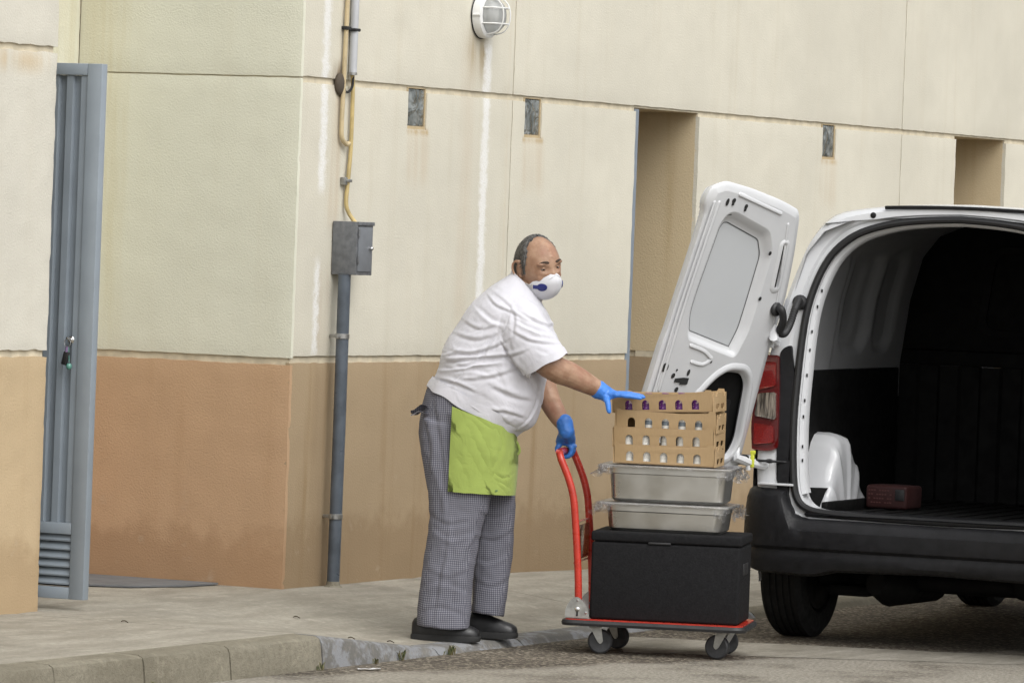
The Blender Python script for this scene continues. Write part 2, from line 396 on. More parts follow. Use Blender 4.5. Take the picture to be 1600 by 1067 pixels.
# ------------------------------------------------------------------ building
bld = thing('building', 'cream rendered building with tan dado, doorways and small glass blocks', 'building')
def panel(name, mapf, a0, a1, z0, z1, m, holes=(), depth=0.022, res=0.04, amp=0.0022, edge=0.0022):
    def cuts(lo, hi, extra):
        c = sorted(set([lo, hi] + [e for e in extra if lo < e < hi])); out = []
        for p, q_ in zip(c, c[1:]):
            n = max(1, int(round((q_ - p) / res))); out += [p + (q_ - p) * k / n for k in range(n)]
        return out + [hi]
    A = cuts(a0, a1, [h[0] for h in holes] + [h[1] for h in holes]); Z = cuts(z0, z1, [h[2] for h in holes] + [h[3] for h in holes])
    bm = bmesh.new(); V = {}
    def inside(a, z): return any(h[0] < a < h[1] and h[2] < z < h[3] for h in holes)
    cells = [(i, j) for i in range(len(A) - 1) for j in range(len(Z) - 1) if not inside((A[i] + A[i + 1]) / 2, (Z[j] + Z[j + 1]) / 2)]
    cs = set(cells)
    def border(i, j): return len([1 for di in (0, -1) for dj in (0, -1) if (i + di, j + dj) in cs]) < 4
    def vert(i, j):
        if (i, j) not in V:
            a, z = A[i], Z[j]; n = amp * fbm((a, z, a0), 9); da = dz = 0.0
            if border(i, j): da = edge * fbm((a, z, 3), 14); dz = edge * fbm((a, z, 9), 14); n -= 0.003
            V[(i, j)] = bm.verts.new(mapf(a + da, z + dz, n))
        return V[(i, j)]
    for i, j in cells: bm.faces.new((vert(i, j), vert(i + 1, j), vert(i + 1, j + 1), vert(i, j + 1)))
    be = [e for e in bm.edges if e.is_boundary]
    r = bmesh.ops.extrude_edge_only(bm, edges=be); nv = [x for x in r['geom'] if isinstance(x, bmesh.types.BMVert)]
    off = Vector(mapf(0, 0, -depth)) - Vector(mapf(0, 0, 0)); bmesh.ops.translate(bm, verts=nv, vec=off)
    return obj(name, bm, m, bld, smooth=0.9)
def long_wall(a, z, n): return Vector((a, -n, z))
def return_wall(a, z, n): return Vector((-n, a, z))
ZU, ZD, TOP, END = 2.397, 1.159, 4.4, 16.0
GL = [(1.062, 1.252, 2.198, 2.388), (2.297, 2.487, 2.198, 2.388), (6.006, 6.196, 2.198, 2.388)]
OP = [(3.575, 4.360, 0.0, 2.385), (7.990, 8.795, 0.0, 2.385)]
# upper row, middle row, dado of the long wall
for a, b in ((0.005, 2.153), (2.163, 7.145), (7.157, 12.2)): panel('wall_panel', long_wall, a, b, ZU, TOP, M_CREAM)
# the joint is broken above each glass block: the middle panels climb to the upper row there
for a, b in ((0.005, 2.153), (2.163, OP[0][0]), (OP[0][1], 7.145), (7.157, OP[1][0]), (OP[1][1], 12.2)):
    panel('wall_panel', long_wall, a, b, ZD, 2.368, M_CREAM, holes=[(h[0], h[1], h[2], 9) for h in GL if a < h[0] < b])
for a, b in ((0.005, OP[0][0]), (OP[0][1], OP[1][0]), (OP[1][1], 12.2)): panel('wall_panel', long_wall, a, b, 0.0, 1.128, M_TAN, edge=0.004)
# return wall of the entrance recess and its back wall
panel('wall_panel', return_wall, 0.0, 1.131, 2.393, TOP, M_CREAM_RETURN); panel('wall_panel', return_wall, 0.0, 1.131, 1.150, 2.386, M_CREAM_RETURN)
panel('wall_panel', return_wall, 0.0, 1.131, 0.0, 1.118, M_ORANGE, edge=0.004)
panel('wall_panel', lambda a, z, n: Vector((a, 1.131 - n, z)), -2.12, -0.001, 1.15, TOP, M_CREAM_RETURN); panel('wall_panel', lambda a, z, n: Vector((a, 1.131 - n, z)), -2.12, -0.001, 0.0, 1.12, M_ORANGE)
# the pier left of the entrance
for z0, z1, m in ((2.425, TOP, M_CREAM_PILLAR), (1.192, 2.398, M_CREAM_PILLAR), (0.0, 1.165, M_TAN_PILLAR)): panel('wall_panel', long_wall, -7.0, -2.10, z0, z1, m, edge=0.005, amp=0.003, res=0.03)
# backing behind the joints (the joint floors) and the solid mass of the building
def core(name, c0, c1, m): 
    bm = bmesh.new(); box(bm, c0, c1); return obj(name, bm, m, bld, smooth=0)
segs = [0.016, OP[0][0] + 0.0, OP[0][1], OP[1][0], OP[1][1], 12.2]
def wall_back(x0, x1, z0, z1, holes=()):
    bm = bmesh.new(); loops = [[(x0, z0), (x1, z0), (x1, z1), (x0, z1)]] + [[(h[0], h[2]), (h[1], h[2]), (h[1], h[3]), (h[0], h[3])] for h in holes]
    plate(bm, loops, 0.30, lambda a, b, n: Vector((a, 0.014 + n, b))); return obj('joint_band', bm, M_JOINT, bld, smooth=0)
wall_back(0.016, OP[0][0] - 0.001, 0.0, TOP, GL[:2]); wall_back(OP[0][1] + 0.001, OP[1][0] - 0.001, 0.0, TOP, GL[2:]); wall_back(OP[1][1] + 0.001, 12.2, 0.0, TOP)
wall_back(OP[0][0] - 0.001, OP[0][1] + 0.001, 2.386, TOP); wall_back(OP[1][0] - 0.001, OP[1][1] + 0.001, 2.386, TOP)
core('joint_band', (0.012, 0.020, 0.0), (0.30, 1.30, TOP - 0.01), M_JOINT)
core('joint_band', (-7.0, 0.014, 0.0), (-2.115, 1.5, TOP), M_JOINT)
core('joint_band', (-2.2, 1.145, 0.0), (0.2, 1.5, TOP), M_JOINT)
core('roof_slab', (0.02, 0.05, TOP - 0.06), (12.2, 1.3, TOP - 0.02), M_CORE)
core('rear_wall', (0.31, 1.02, 0.0), (12.2, 1.2, TOP - 0.1), M_CORE)
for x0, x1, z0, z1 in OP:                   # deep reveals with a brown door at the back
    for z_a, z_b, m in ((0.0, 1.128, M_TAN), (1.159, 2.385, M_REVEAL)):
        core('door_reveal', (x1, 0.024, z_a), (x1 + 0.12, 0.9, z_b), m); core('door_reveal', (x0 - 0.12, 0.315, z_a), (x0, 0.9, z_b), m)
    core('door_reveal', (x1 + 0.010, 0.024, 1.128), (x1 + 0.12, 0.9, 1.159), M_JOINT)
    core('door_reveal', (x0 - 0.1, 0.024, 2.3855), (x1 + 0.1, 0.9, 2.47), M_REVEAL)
    core('door', (x0, 0.86, 0.05), (x1, 0.92, 2.3), simple('brown_door', (0.16, 0.11, 0.07), 0.5))
M_STEEL_GREY = simple('blue_grey_steel', (0.20, 0.235, 0.275), 0.45, var=0.08, vscale=9, rvar=0.08)
core('door_frame', (OP[0][0] + 0.001, 0.012, 0.09), (OP[0][0] + 0.055, 0.075, 2.38), M_STEEL_GREY)
core('door_frame', (OP[0][0] + 0.001, 0.02, 0.98), (OP[0][0] + 0.075, 0.06, 1.02), M_STEEL_GREY)
def glassblock_mat():
    t = NT('glass_block'); w = t.noise(9, 2, 0.4, dist=1.6); 
    t.color(t.mix(t.ramp(w, 0.35, 0.7), (0.055, 0.065, 0.062), (0.20, 0.215, 0.21))); t.set(Roughness=0.08, Specular_IOR_Level=0.7, Coat_Weight=0.4)
    t.normal(t.bump(t.noise(11, 1, 0.4, dist=2.0), 0.9, 0.03)); return t.m
M_GLASSB = glassblock_mat(); M_MORTAR = simple('mortar', (0.42, 0.33, 0.20), 0.95, bs=80)
for x0, x1, z0, z1 in GL:
    bm = bmesh.new(); box(bm, (x0 + 0.008, 0.012, z0 + 0.010), (x1 - 0.006, 0.10, z1 - 0.002), 0.012, 3); gb = obj('glass_block', bm, M_GLASSB, bld)
    bm = bmesh.new(); plate(bm, [[(x0, z0), (x1, z0), (x1, z1), (x0, z1)], [(x0 + 0.012, z0 + 0.014), (x1 - 0.010, z0 + 0.014), (x1 - 0.010, z1 - 0.004), (x0 + 0.012, z1 - 0.004)]], 0.05, lambda a, b, n: Vector((a, 0.010 + n, b)))
    obj('mortar_bed', bm, M_MORTAR, gb, smooth=0)

# steel entrance door, standing open, with pressed vertical ribs and a louvre at the foot
M_DOORSTEEL = simple('door_steel', (0.235, 0.27, 0.305), 0.42, var=0.06, vscale=5, rvar=0.06)
M_DARK = simple('dark_void', (0.02, 0.02, 0.02), 0.9)
door = thing('metal_door', parent=bld, loc=(-1.95, -0.122, 0.175)); door['label'] = 'open grey steel door with ribs and bottom louvre'
W_, H_ = 0.95, 2.19                           # leaf runs along +Y (local y), its face looks along -X
def dbox(name, y0, y1, z0, z1, x0, x1, bev=0.003, m=M_DOORSTEEL):
    bm = bmesh.new(); box(bm, (x0, y0, z0), (x1, y1, z1), bev, 2); return obj(name, bm, m, door)
dbox('stile', 0, 0.068, 0, H_, 0, 0.045); dbox('stile', W_ - 0.068, W_, 0, H_, 0, 0.045)
dbox('rail', 0.069, W_ - 0.069, H_ - 0.048, H_, 0, 0.045); dbox('rail', 0.069, W_ - 0.069, 0, 0.048, 0, 0.045); dbox('rail', 0.069, W_ - 0.069, 0.265, 0.312, 0, 0.045)
prof = []; y = 0.069; up = True
while y < W_ - 0.075:
    w = 0.034; d = 0.008 if up else 0.028
    prof += [(y + 0.002, d), (y + w - 0.003, d)]; y += w; up = not up
bm = bmesh.new(); r0 = [(d, y, 0.313) for y, d in prof]; r1 = [(d, y, H_ - 0.049) for y, d in prof]
loft(bm, [r0, r1], closed=False); obj('ribbed_panel', bm, M_DOORSTEEL, door, smooth=0.3)
dbox('back_sheet', 0.069, W_ - 0.069, 0.05, H_ - 0.05, 0.036, 0.043)
dbox('louvre_back', 0.069, W_ - 0.069, 0.05, 0.263, 0.033, 0.0345, 0, M_DARK)
for k in range(6):
    bm = bmesh.new(); z = 0.052 + k * 0.0355
    loft(bm, [[(0.030, yy, z + 0.040), (0.028, yy, z + 0.042), (0.006, yy, z + 0.012), (0.007, yy, z + 0.006), (0.010, yy, z + 0.006)] for yy in (0.072, W_ - 0.072)]); obj('louvre_slat', bm, M_DOORSTEEL, door)
M_CHROME = simple('chrome', (0.62, 0.62, 0.62), 0.18, 1.0, var=0.05)
bm = bmesh.new(); lathe(bm, [(0.016, 0), (0.016, 0.004), (0.013, 0.007), (0.008, 0.008), (0.008, 0.014)], 18, axis_matrix((0.010, 0.105, 1.06), (-1, 0, 0))); obj('lock', bm, M_CHROME, door)
for z in (0.25, 1.1, 1.95):
    bm = bmesh.new(); tube(bm, [(0.05, W_ + 0.008, z - 0.06), (0.05, W_ + 0.008, z + 0.06)], 0.011); obj('hinge', bm, M_DOORSTEEL, door)
core('door_post', (-1.975, 0.815, 0.10), (-1.89, 0.90, 2.42), M_DOORSTEEL)
keys = thing('key_bunch', 'bunch of keys with black fob and green bead hanging in the door lock', 'keys', (-1.957, -0.017, 1.235))
bm = bmesh.new(); tube(bm, [(-0.012 + 0.002 * math.sin(a), 0.016 * math.sin(a), -0.012 + 0.016 * math.cos(a)) for a in [2 * math.pi * k / 16 for k in range(17)]], 0.0014, 6); obj('key_ring', bm, M_CHROME, keys)
bm = bmesh.new(); box(bm, (-0.018, -0.006, 0.002), (-0.004, 0.006, 0.012), 0.003); obj('key_head', bm, M_CHROME, keys)
bm = bmesh.new(); tube(bm, [(-0.016, 0.0, -0.028), (-0.016, 0.002, -0.05)], 0.006, 8); obj('key', bm, simple('violet_plastic', (0.16, 0.11, 0.2), 0.4), keys)
bm = bmesh.new(); box(bm, (-0.009, -0.013, -0.028), (0.004, 0.013, 0.028), 0.004, 2, Matrix.Translation((-0.012, 0.006, -0.075)) @ Matrix.Rotation(R_(14), 4, 'X')); obj('fob', bm, simple('black_plastic', (0.015, 0.015, 0.016), 0.35), keys)
bm = bmesh.new(); tube(bm, [(-0.012, -0.006, -0.03), (-0.014, -0.012, -0.09)], 0.0018, 6); ellipsoid(bm, (-0.014, -0.012, -0.108), (0.0125, 0.0125, 0.014)); obj('bead', bm, simple('jade_bead', (0.08, 0.22, 0.18), 0.15, coat=0.5), keys)

# grey sheet on the floor of the entrance
bm = bmesh.new(); lp = [(-0.012, 1.08), (-0.02, 0.30), (-0.30, 0.335), (-0.55, 0.46), (-0.66, 0.70), (-0.72, 1.08)]
plate(bm, [rloop(lp, 0.02, 2)], 0.007, lambda a, b, n: Vector((a, b, pave_z(a, b) + 0.004 + n + 0.006 * max(0, fbm((a, b, 2), 3)))))
tag(obj('floor_sheet', bm, simple('grey_sheet', (0.13, 0.135, 0.14), 0.8, bs=40)), 'thin grey floor sheet lying in the entrance against the orange wall', 'mat')

# ------------------------------------------------------------------ fittings on the long wall
M_BOX = simple('grey_enclosure', (0.125, 0.13, 0.138), 0.5, var=0.2, vscale=30, bs=90, bd=0.0008)
M_RISER = simple('grey_riser', (0.075, 0.09, 0.11), 0.42, var=0.25, vscale=8, rvar=0.15)
eb = thing('electrical_box', 'dark grey metal electrical box on top of the riser pipe', 'box', (0.350, 0, 1.525))
bm = bmesh.new(); box(bm, (0, -0.128, 0), (0.155, -0.004, 0.238), 0.003); obj('box_body', bm, M_BOX, eb)
M_BOXD = simple('grey_box_door', (0.15, 0.16, 0.175), 0.4, var=0.12)
bm = bmesh.new(); box(bm, (0.008, -0.133, 0.016), (0.142, -0.1285, 0.214), 0.0015); bd_ = obj('box_door', bm, M_BOXD, eb)
bm = bmesh.new(); lathe(bm, [(0.009, 0), (0.009, 0.012), (0.006, 0.016)], 14, axis_matrix((0.118, -0.133, 0.12), (0, -1, 0))); obj('latch', bm, M_CHROME, bd_)
bm = bmesh.new(); box(bm, (0.0, -0.136, 0.222), (0.155, -0.1285, 0.238), 0.002); obj('box_lip', bm, M_BOX, eb)
for z in (0.05, 0.17):
    bm = bmesh.new(); box(bm, (0.001, -0.137, z), (0.014, -0.1332, z + 0.035), 0.001); obj('hinge', bm, M_BOX, eb)
rp = thing('riser_pipe', 'dark grey cable riser pipe running from pavement to electrical box', 'pipe', (0.362, -0.066, 0.125))
bm = bmesh.new(); tube(bm, [(0, 0, -0.01), (0.004, 0, 0.7), (0, 0, 1.40)], 0.0285, 22); obj('pipe', bm, M_RISER, rp)
bm = bmesh.new(); lathe(bm, [(0.055, -0.005), (0.045, 0.004), (0.033, 0.012), (0.0287, 0.03)], 18); obj('mortar_collar', bm, M_KERB, rp)
M_ZINC = simple('zinc', (0.36, 0.36, 0.35), 0.4, 0.9, var=0.2, vscale=20)
for z in (0.32, 1.125):
    bm = bmesh.new(); lathe(bm, [(0.0292, z - 0.012), (0.032, z - 0.010), (0.032, z + 0.010), (0.0292, z + 0.012)], 22); box(bm, (-0.052, -0.006, z - 0.008), (-0.026, 0.006, z + 0.008), 0.002); box(bm, (-0.006, 0.026, z - 0.007), (0.006, 0.062, z + 0.007), 0.001)
    obj('clamp', bm, M_ZINC, rp)
M_YEL = simple('yellow_conduit', (0.45, 0.345, 0.15), 0.5, var=0.25, vscale=7); M_YELF = simple('faded_conduit', (0.46, 0.37, 0.22), 0.6, var=0.2, vscale=9)
yc = thing('cable_conduit', 'thin yellow conduit curving in from the left above the electrical box', 'conduit', (0.388, -0.018, 1.76))
bm = bmesh.new(); tube(bm, catmull([(0.004, 0, 2.4), (0.0, 0, 1.2), (-0.012, 0, 0.62), (-0.016, 0, 0.44), (-0.008, 0, 0.375), (0.03, -0.002, 0.348), (0.056, -0.003, 0.352)], 8), 0.0105, 10); obj('tube', bm, M_YELF, yc)
for z in (0.865, 1.9):
    bm = bmesh.new(); box(bm, (-0.022, -0.013, z - 0.008), (0.022, 0.017, z + 0.008), 0.003); obj('clip', bm, M_DARK, yc)
yd = thing('cable_conduit', 'yellow conduit entering the top of the electrical box', 'conduit', (0.455, -0.018, 1.76))
bm = bmesh.new(); tube(bm, catmull([(0.0, 0.0, 0.66), (0.012, 0, 0.60), (0.014, 0, 0.35), (0.0, 0, 0.2), (-0.012, 0, 0.09), (0.0, -0.01, 0.04), (0.012, -0.04, -0.004)], 8), 0.0095, 10); obj('tube', bm, M_YEL, yd)
bm = bmesh.new(); box(bm, (-0.045, -0.008, 0.165), (-0.02, 0.017, 0.20), 0.003); box(bm, (-0.03, -0.014, 0.178), (0.016, 0.017, 0.192), 0.003); obj('clip', bm, M_ZINC, yd)
gc = thing('grey_conduit', 'light grey plastic conduit tube at the top beside the yellow conduit', 'conduit', (0.452, -0.022, 2.43))
bm = bmesh.new(); tube(bm, [(0, 0, 0.0), (0, 0, 1.8)], 0.0185, 16); obj('tube', bm, simple('light_grey_pvc', (0.46, 0.47, 0.49), 0.4, var=0.08), gc)
bm = bmesh.new(); tube(bm, [(0, 0, 0.0), (0, 0, -0.012)], 0.0200, 16); obj('collar', bm, M_ZINC, gc)
for z in (0.19, 1.2):
    bm = bmesh.new(); box(bm, (-0.026, -0.021, z - 0.007), (0.026, 0.021, z + 0.007), 0.004); obj('clip', bm, M_DARK, gc)
bm = bmesh.new(); tube(bm, catmull([(0.006, 0.0, -0.01), (0.002, 0, -0.06), (-0.02, 0.006, -0.088), (-0.06, 0.012, -0.085), (-0.085, 0.02, -0.06)], 6), 0.006, 8); obj('black_cable', bm, M_DARK, gc)
bm = bmesh.new(); ellipsoid(bm, (-0.095, 0.014, -0.055), (0.034, 0.02, 0.05)); ellipsoid(bm, (-0.07, 0.016, -0.085), (0.028, 0.018, 0.03)); obj('cable_hole', bm, simple('hole_dirt', (0.07, 0.055, 0.04), 0.95, bs=60, bd=0.006), gc)

# bulkhead lamp with wire cage
M_WHITEP = simple('white_lamp_plastic', (0.72, 0.72, 0.71), 0.4, var=0.05)
lamp = thing('bulkhead_lamp', 'round white caged bulkhead lamp high on the cream wall', 'lamp', (1.772, 0, 2.752))
AX = axis_matrix((0, -0.002, 0), (0, -1, 0))
bm = bmesh.new(); lathe(bm, [(0.098, 0.0), (0.106, 0.006), (0.108, 0.03), (0.105, 0.046), (0.096, 0.052), (0.088, 0.052), (0.086, 0.03)], 40, AX); obj('lamp_base', bm, M_WHITEP, lamp)
bm = bmesh.new(); lathe(bm, [(0.104, -0.001), (0.110, 0.003), (0.104, 0.007)], 40, AX); obj('gasket', bm, M_DARK, lamp)
tg = NT('lamp_glass'); tg.color((0.62, 0.63, 0.62)); tg.set(Roughness=0.12, Transmission_Weight=0.55, IOR=1.3, Specular_IOR_Level=0.6); tg.normal(tg.bump(tg.noise(30, 2), 0.2, 0.004))
bm = bmesh.new(); lathe(bm, [(0.085, 0.040), (0.0845, 0.06), (0.078, 0.085), (0.06, 0.105), (0.035, 0.116), (0.006, 0.119)], 36, AX); obj('lens', bm, tg.m, lamp)
bm = bmesh.new(); ellipsoid(bm, (0.0, -0.065, 0.01), (0.026, 0.026, 0.045)); obj('bulb', bm, M_WHITEP, lamp)
for s in (-0.037, 0.037):
    bm = bmesh.new(); tube(bm, catmull([(-0.088, -0.052, s), (-0.074, -0.105, s), (-0.03, -0.130, s), (0.03, -0.130, s), (0.074, -0.105, s), (0.088, -0.052, s)], 5), 0.0034, 8); obj('cage_wire', bm, M_WHITEP, lamp)
    bm = bmesh.new(); tube(bm, catmull([(s, -0.052, -0.088), (s, -0.105, -0.074), (s, -0.134, -0.03), (s, -0.134, 0.03), (s, -0.105, 0.074), (s, -0.052, 0.088)], 5), 0.0034, 8); obj('cage_wire', bm, M_WHITEP, lamp)
for a in (-100, 80):
    bm = bmesh.new(); ca, sa = math.cos(R_(a + 100 - 180)), math.sin(R_(a + 100 - 180)); tube(bm, [(0.107 * ca, -0.016, 0.107 * sa), (0.107 * ca, -0.05, 0.107 * sa)], 0.008, 10); obj('screw_lug', bm, M_WHITEP, lamp)
#@@PART2
# ------------------------------------------------------------------ trolley and its load
TROL_YAW = R_(-73); TROL_AT = (-0.345, -2.015, 0.0)
M_RED = simple('red_enamel', (0.44, 0.028, 0.014), 0.32, var=0.12, vscale=14, coat=0.3)
M_RUB = simple('black_rubber', (0.018, 0.018, 0.019), 0.6, var=0.2)
M_WHEEL = simple('grey_rubber', (0.03, 0.031, 0.034), 0.55, var=0.25, vscale=25)
M_FORK = simple('galvanised', (0.40, 0.40, 0.38), 0.38, 0.75, var=0.2, vscale=25)
tro = thing('platform_trolley', 'red platform trolley with folding push handle and four castors', 'trolley', TROL_AT, TROL_YAW)
X0, X1, Y0, Y1 = -0.402, 0.352, -0.245, 0.245
dl = rloop([(X0, Y0), (X1, Y0), (X1, Y1), (X0, Y1)], 0.05, 6)
bm = bmesh.new(); plate(bm, [inset(dl, 0.003)], 0.0115, lambda a, b, n: Vector((a, b, 0.1345 + n))); obj('deck', bm, M_RED, tro, 0.4)
bm = bmesh.new(); dc = catmull([Vector((a, b, 0.137)) for a, b in dl], 1)
rings = []
for i, (a, b) in enumerate(dl):
    p = Vector((a, b, 0.1295)); c = Vector((0.5 * (X0 + X1), 0, 0.136)); a2 = Vector(dl[i - 1] + (0.0,) if len(dl[i - 1]) == 2 else dl[i - 1]); b2 = Vector(dl[(i + 1) % len(dl)] + (0.0,) if len(dl[0]) == 2 else dl[(i + 1) % len(dl)])
    t_ = (b2 - a2).normalized(); nn = Vector((t_.y, -t_.x, 0))
    rings.append([p + nn * x + Vector((0, 0, z)) for x, z in ((0.008, -0.011), (0.012, 0), (0.008, 0.011), (-0.006, 0.013), (-0.010, 0.008), (-0.006, -0.011))])
loft(bm, rings, loop=True); obj('bumper_strip', bm, M_RUB, tro)
bm = bmesh.new()
for y in (-0.15, 0.15): box(bm, (X0 + 0.06, y - 0.02, 0.115), (X1 - 0.06, y + 0.02, 0.1335), 0.003)
obj('deck_frame', bm, M_FORK, tro)
def castor(x, y, rot):
    c = thing('castor', parent=tro, loc=(x, y, 0.0), rz=rot)
    ax = axis_matrix((0.022, -0.017, 0.052), (0, 1, 0))
    bm = bmesh.new(); lathe(bm, [(0.010, 0.002), (0.044, 0.0), (0.050, 0.004), (0.052, 0.012), (0.052, 0.022), (0.050, 0.030), (0.044, 0.034), (0.010, 0.032)], 32, ax); w = obj('wheel', bm, M_WHEEL, c)
    bm = bmesh.new()
    for yy in (-0.021, 0.019):
        plate(bm, [rloop([(-0.024, 0.114), (0.024, 0.114), (0.034, 0.052), (0.022, 0.040), (0.010, 0.052)], [0.004, 0.004, 0.01, 0.01, 0.01], 3)], 0.002, lambda a, b, n, yy=yy: Vector((a, yy + n, b)))
    box(bm, (-0.026, -0.021, 0.108), (0.026, 0.021, 0.114), 0.002)
    obj('fork', bm, M_FORK, c)
    bm = bmesh.new(); tube(bm, [(0.022, -0.026, 0.052), (0.022, 0.026, 0.052)], 0.006, 8); obj('axle', bm, M_FORK, c)
castor(-0.275, -0.165, R_(10)); castor(-0.245, 0.165, R_(-15)); castor(0.262, -0.165, R_(170)); castor(0.262, 0.165, R_(195))
HX = -0.345
hp = lambda y: [(HX + 0.002, y, 0.16), (HX - 0.006, y, 0.34), (HX - 0.028, y, 0.58), (HX - 0.040, y, 0.66), (HX - 0.062, y, 0.73), (HX - 0.095, y, 0.805)]
near = catmull([Vector(p) for p in hp(-0.205)], 5); far = catmull([Vector(p) for p in hp(0.205)], 5)
topb = catmull([near[-1], Vector((HX - 0.104, -0.190, 0.829)), Vector((HX - 0.106, -0.16, 0.835)), Vector((HX - 0.106, 0.16, 0.835)), Vector((HX - 0.104, 0.190, 0.829)), far[-1]], 5)
bm = bmesh.new(); tube(bm, near + topb[1:-1] + far[::-1], 0.0155, 16); obj('push_handle', bm, M_RED, tro)
tp = NT('tinted_film'); tp.color((0.35, 0.17, 0.10)); tp.set(Roughness=0.12, Transmission_Weight=0.75, IOR=1.2, Specular_IOR_Level=0.6); M_FILM = tp.m
bm = bmesh.new(); box(bm, (HX - 0.022, -0.188, 0.385), (HX - 0.019, 0.188, 0.530), 0.001); obj('clear_panel', bm, M_FILM, tro)
for z in (0.375, 0.395, 0.505, 0.520, 0.545):
    bm = bmesh.new(); tube(bm, [(HX - 0.024, -0.198, z), (HX - 0.024, 0.198, z)], 0.004, 8); obj('cross_wire', bm, M_CHROME if 0.38 < z < 0.53 else M_RED, tro)
for y in (-0.228, 0.196):
    bm = bmesh.new(); pts = [(HX - 0.052, 0.147), (HX + 0.052, 0.147), (HX + 0.044, 0.190), (HX + 0.026, 0.218), (HX + 0.004, 0.236), (HX - 0.014, 0.236), (HX - 0.036, 0.216), (HX - 0.050, 0.185)]
    plate(bm, [rloop(pts, 0.012, 4)], 0.004, lambda a, b, n, y=y: Vector((a, y + n, b))); box(bm, (HX - 0.052, y, 0.147), (HX + 0.052, y + 0.03, 0.150))
    plate(bm, [rloop(pts, 0.012, 4)], 0.004, lambda a, b, n, y=y: Vector((a, y + 0.038 + n, b)))
    br = obj('hinge_bracket', bm, M_FORK, tro)
    for (dx, z, r) in ((0.0, 0.185, 0.010), (0.0, 0.222, 0.005), (0.036, 0.172, 0.005)):
        bm = bmesh.new(); lathe(bm, [(r, 0), (r, 0.004), (r * 0.5, 0.007)], 12, axis_matrix((HX + dx, y, z), (0, -1, 0))); obj('bolt', bm, M_CHROME, br)
    bm = bmesh.new(); box(bm, (HX - 0.004, y - 0.003, 0.157), (HX + 0.004, y, 0.176), 0.001); obj('release_slot', bm, M_DARK, br)

# black insulated catering box
M_EPP = simple('black_foam', (0.0095, 0.0095, 0.0105), 0.85, var=0.12, vscale=40, bs=160, bd=0.0015, bstr=0.6, spec=0.2)
def local(px, py, pz, yaw=TROL_YAW):       # a point given in the trolley's own axes
    c, s = math.cos(TROL_YAW), math.sin(TROL_YAW); return (TROL_AT[0] + c * px - s * py, TROL_AT[1] + s * px + c * py, TROL_AT[2] + pz)
ib = thing('insulated_box', 'large black foam insulated box standing on the red trolley', 'box', local(0.015, 0.0, 0.1465), TROL_YAW)
bm = bmesh.new(); box(bm, (-0.313, -0.205, 0), (0.313, 0.205, 0.325), 0.012, 3); obj('box_body', bm, M_EPP, ib)
bm = bmesh.new(); box(bm, (-0.316, -0.208, 0.3265), (0.316, 0.208, 0.368), 0.009, 3); lid = obj('lid', bm, M_EPP, ib)
bm = bmesh.new(); box(bm, (-0.075, -0.211, 0.322), (0.02, -0.202, 0.331), 0.003); obj('lid_notch', bm, M_RUB, lid)
for s in (-1, 1):
    bm = bmesh.new(); box(bm, (s * 0.306, -0.08, 0.20), (s * 0.3165, 0.08, 0.25), 0.004); obj('grip', bm, M_RUB, ib)
def wrap_mat():
    t = NT('cling_film'); tr = t.n('ShaderNodeBsdfTransparent'); gl = t.n('ShaderNodeBsdfGlossy'); gl.inputs['Roughness'].default_value = 0.12; gl.inputs['Color'].default_value = (0.9, 0.9, 0.92, 1)
    df = t.n('ShaderNodeBsdfTranslucent'); df.inputs['Color'].default_value = (0.8, 0.8, 0.82, 1)
    lw = t.n('ShaderNodeLayerWeight'); lw.inputs['Blend'].default_value = 0.35; b = t.bump(t.noise(70, 3, 0.6, dist=1.5), 0.8, 0.01)
    t.l(b, gl.inputs['Normal']); t.l(b, lw.inputs['Normal'])
    m1 = t.n('ShaderNodeMixShader'); m1.inputs[0].default_value = 0.13; t.l(tr.outputs[0], m1.inputs[1]); t.l(df.outputs[0], m1.inputs[2])
    m2 = t.n('ShaderNodeMixShader'); t.l(t.ramp(lw.outputs['Facing'], 0.2, 0.95, 0.06, 0.80), m2.inputs[0]); t.l(m1.outputs[0], m2.inputs[1]); t.l(gl.outputs[0], m2.inputs[2])
    t.l(m2.outputs[0], t.out.inputs[0]); return t.m
M_WRAP = wrap_mat()
def crumple(name, parent, path, drop, seed, amp=0.012, fold=60.0):
    """a ragged skirt of film hanging from a path"""
    rng = random.Random(seed); bm = bmesh.new(); n = len(path); rows = []
    for j in range(9):
        t = j / 8; row = []
        for i, (p, nrm) in enumerate(path):
            d = drop * (0.55 + 0.45 * noise.noise(Vector((i * 0.21, seed, 0)))) if drop > 0 else 0
            o_ = amp * (0.3 + t) * (noise.noise(Vector((i * 0.55, j * 0.5, seed * 3.1))) * 1.6 + 0.9)
            row.append(Vector(p) + Vector(nrm) * (0.003 + o_) + Vector((0.006 * noise.noise(Vector((i * 0.5, j * 0.7, seed))), 0, -d * t)))
        rows.append(row)
    loft(bm, rows, closed=False); return obj(name, bm, M_WRAP, parent, smooth=0.9)
M_INOX = NT('stainless'); M_INOX.color(M_INOX.mix(M_INOX.ramp(M_INOX.noise(3, 4), 0.3, 0.7), (0.46, 0.45, 0.42), (0.60, 0.59, 0.56)))
M_INOX.set(Metallic=1.0, Roughness=M_INOX.ramp(M_INOX.noise(6, 4), 0.3, 0.7, 0.26, 0.42)); M_INOX.normal(M_INOX.bump(M_INOX.noise(5, 2), 0.25, 0.02)); M_INOX = M_INOX.m
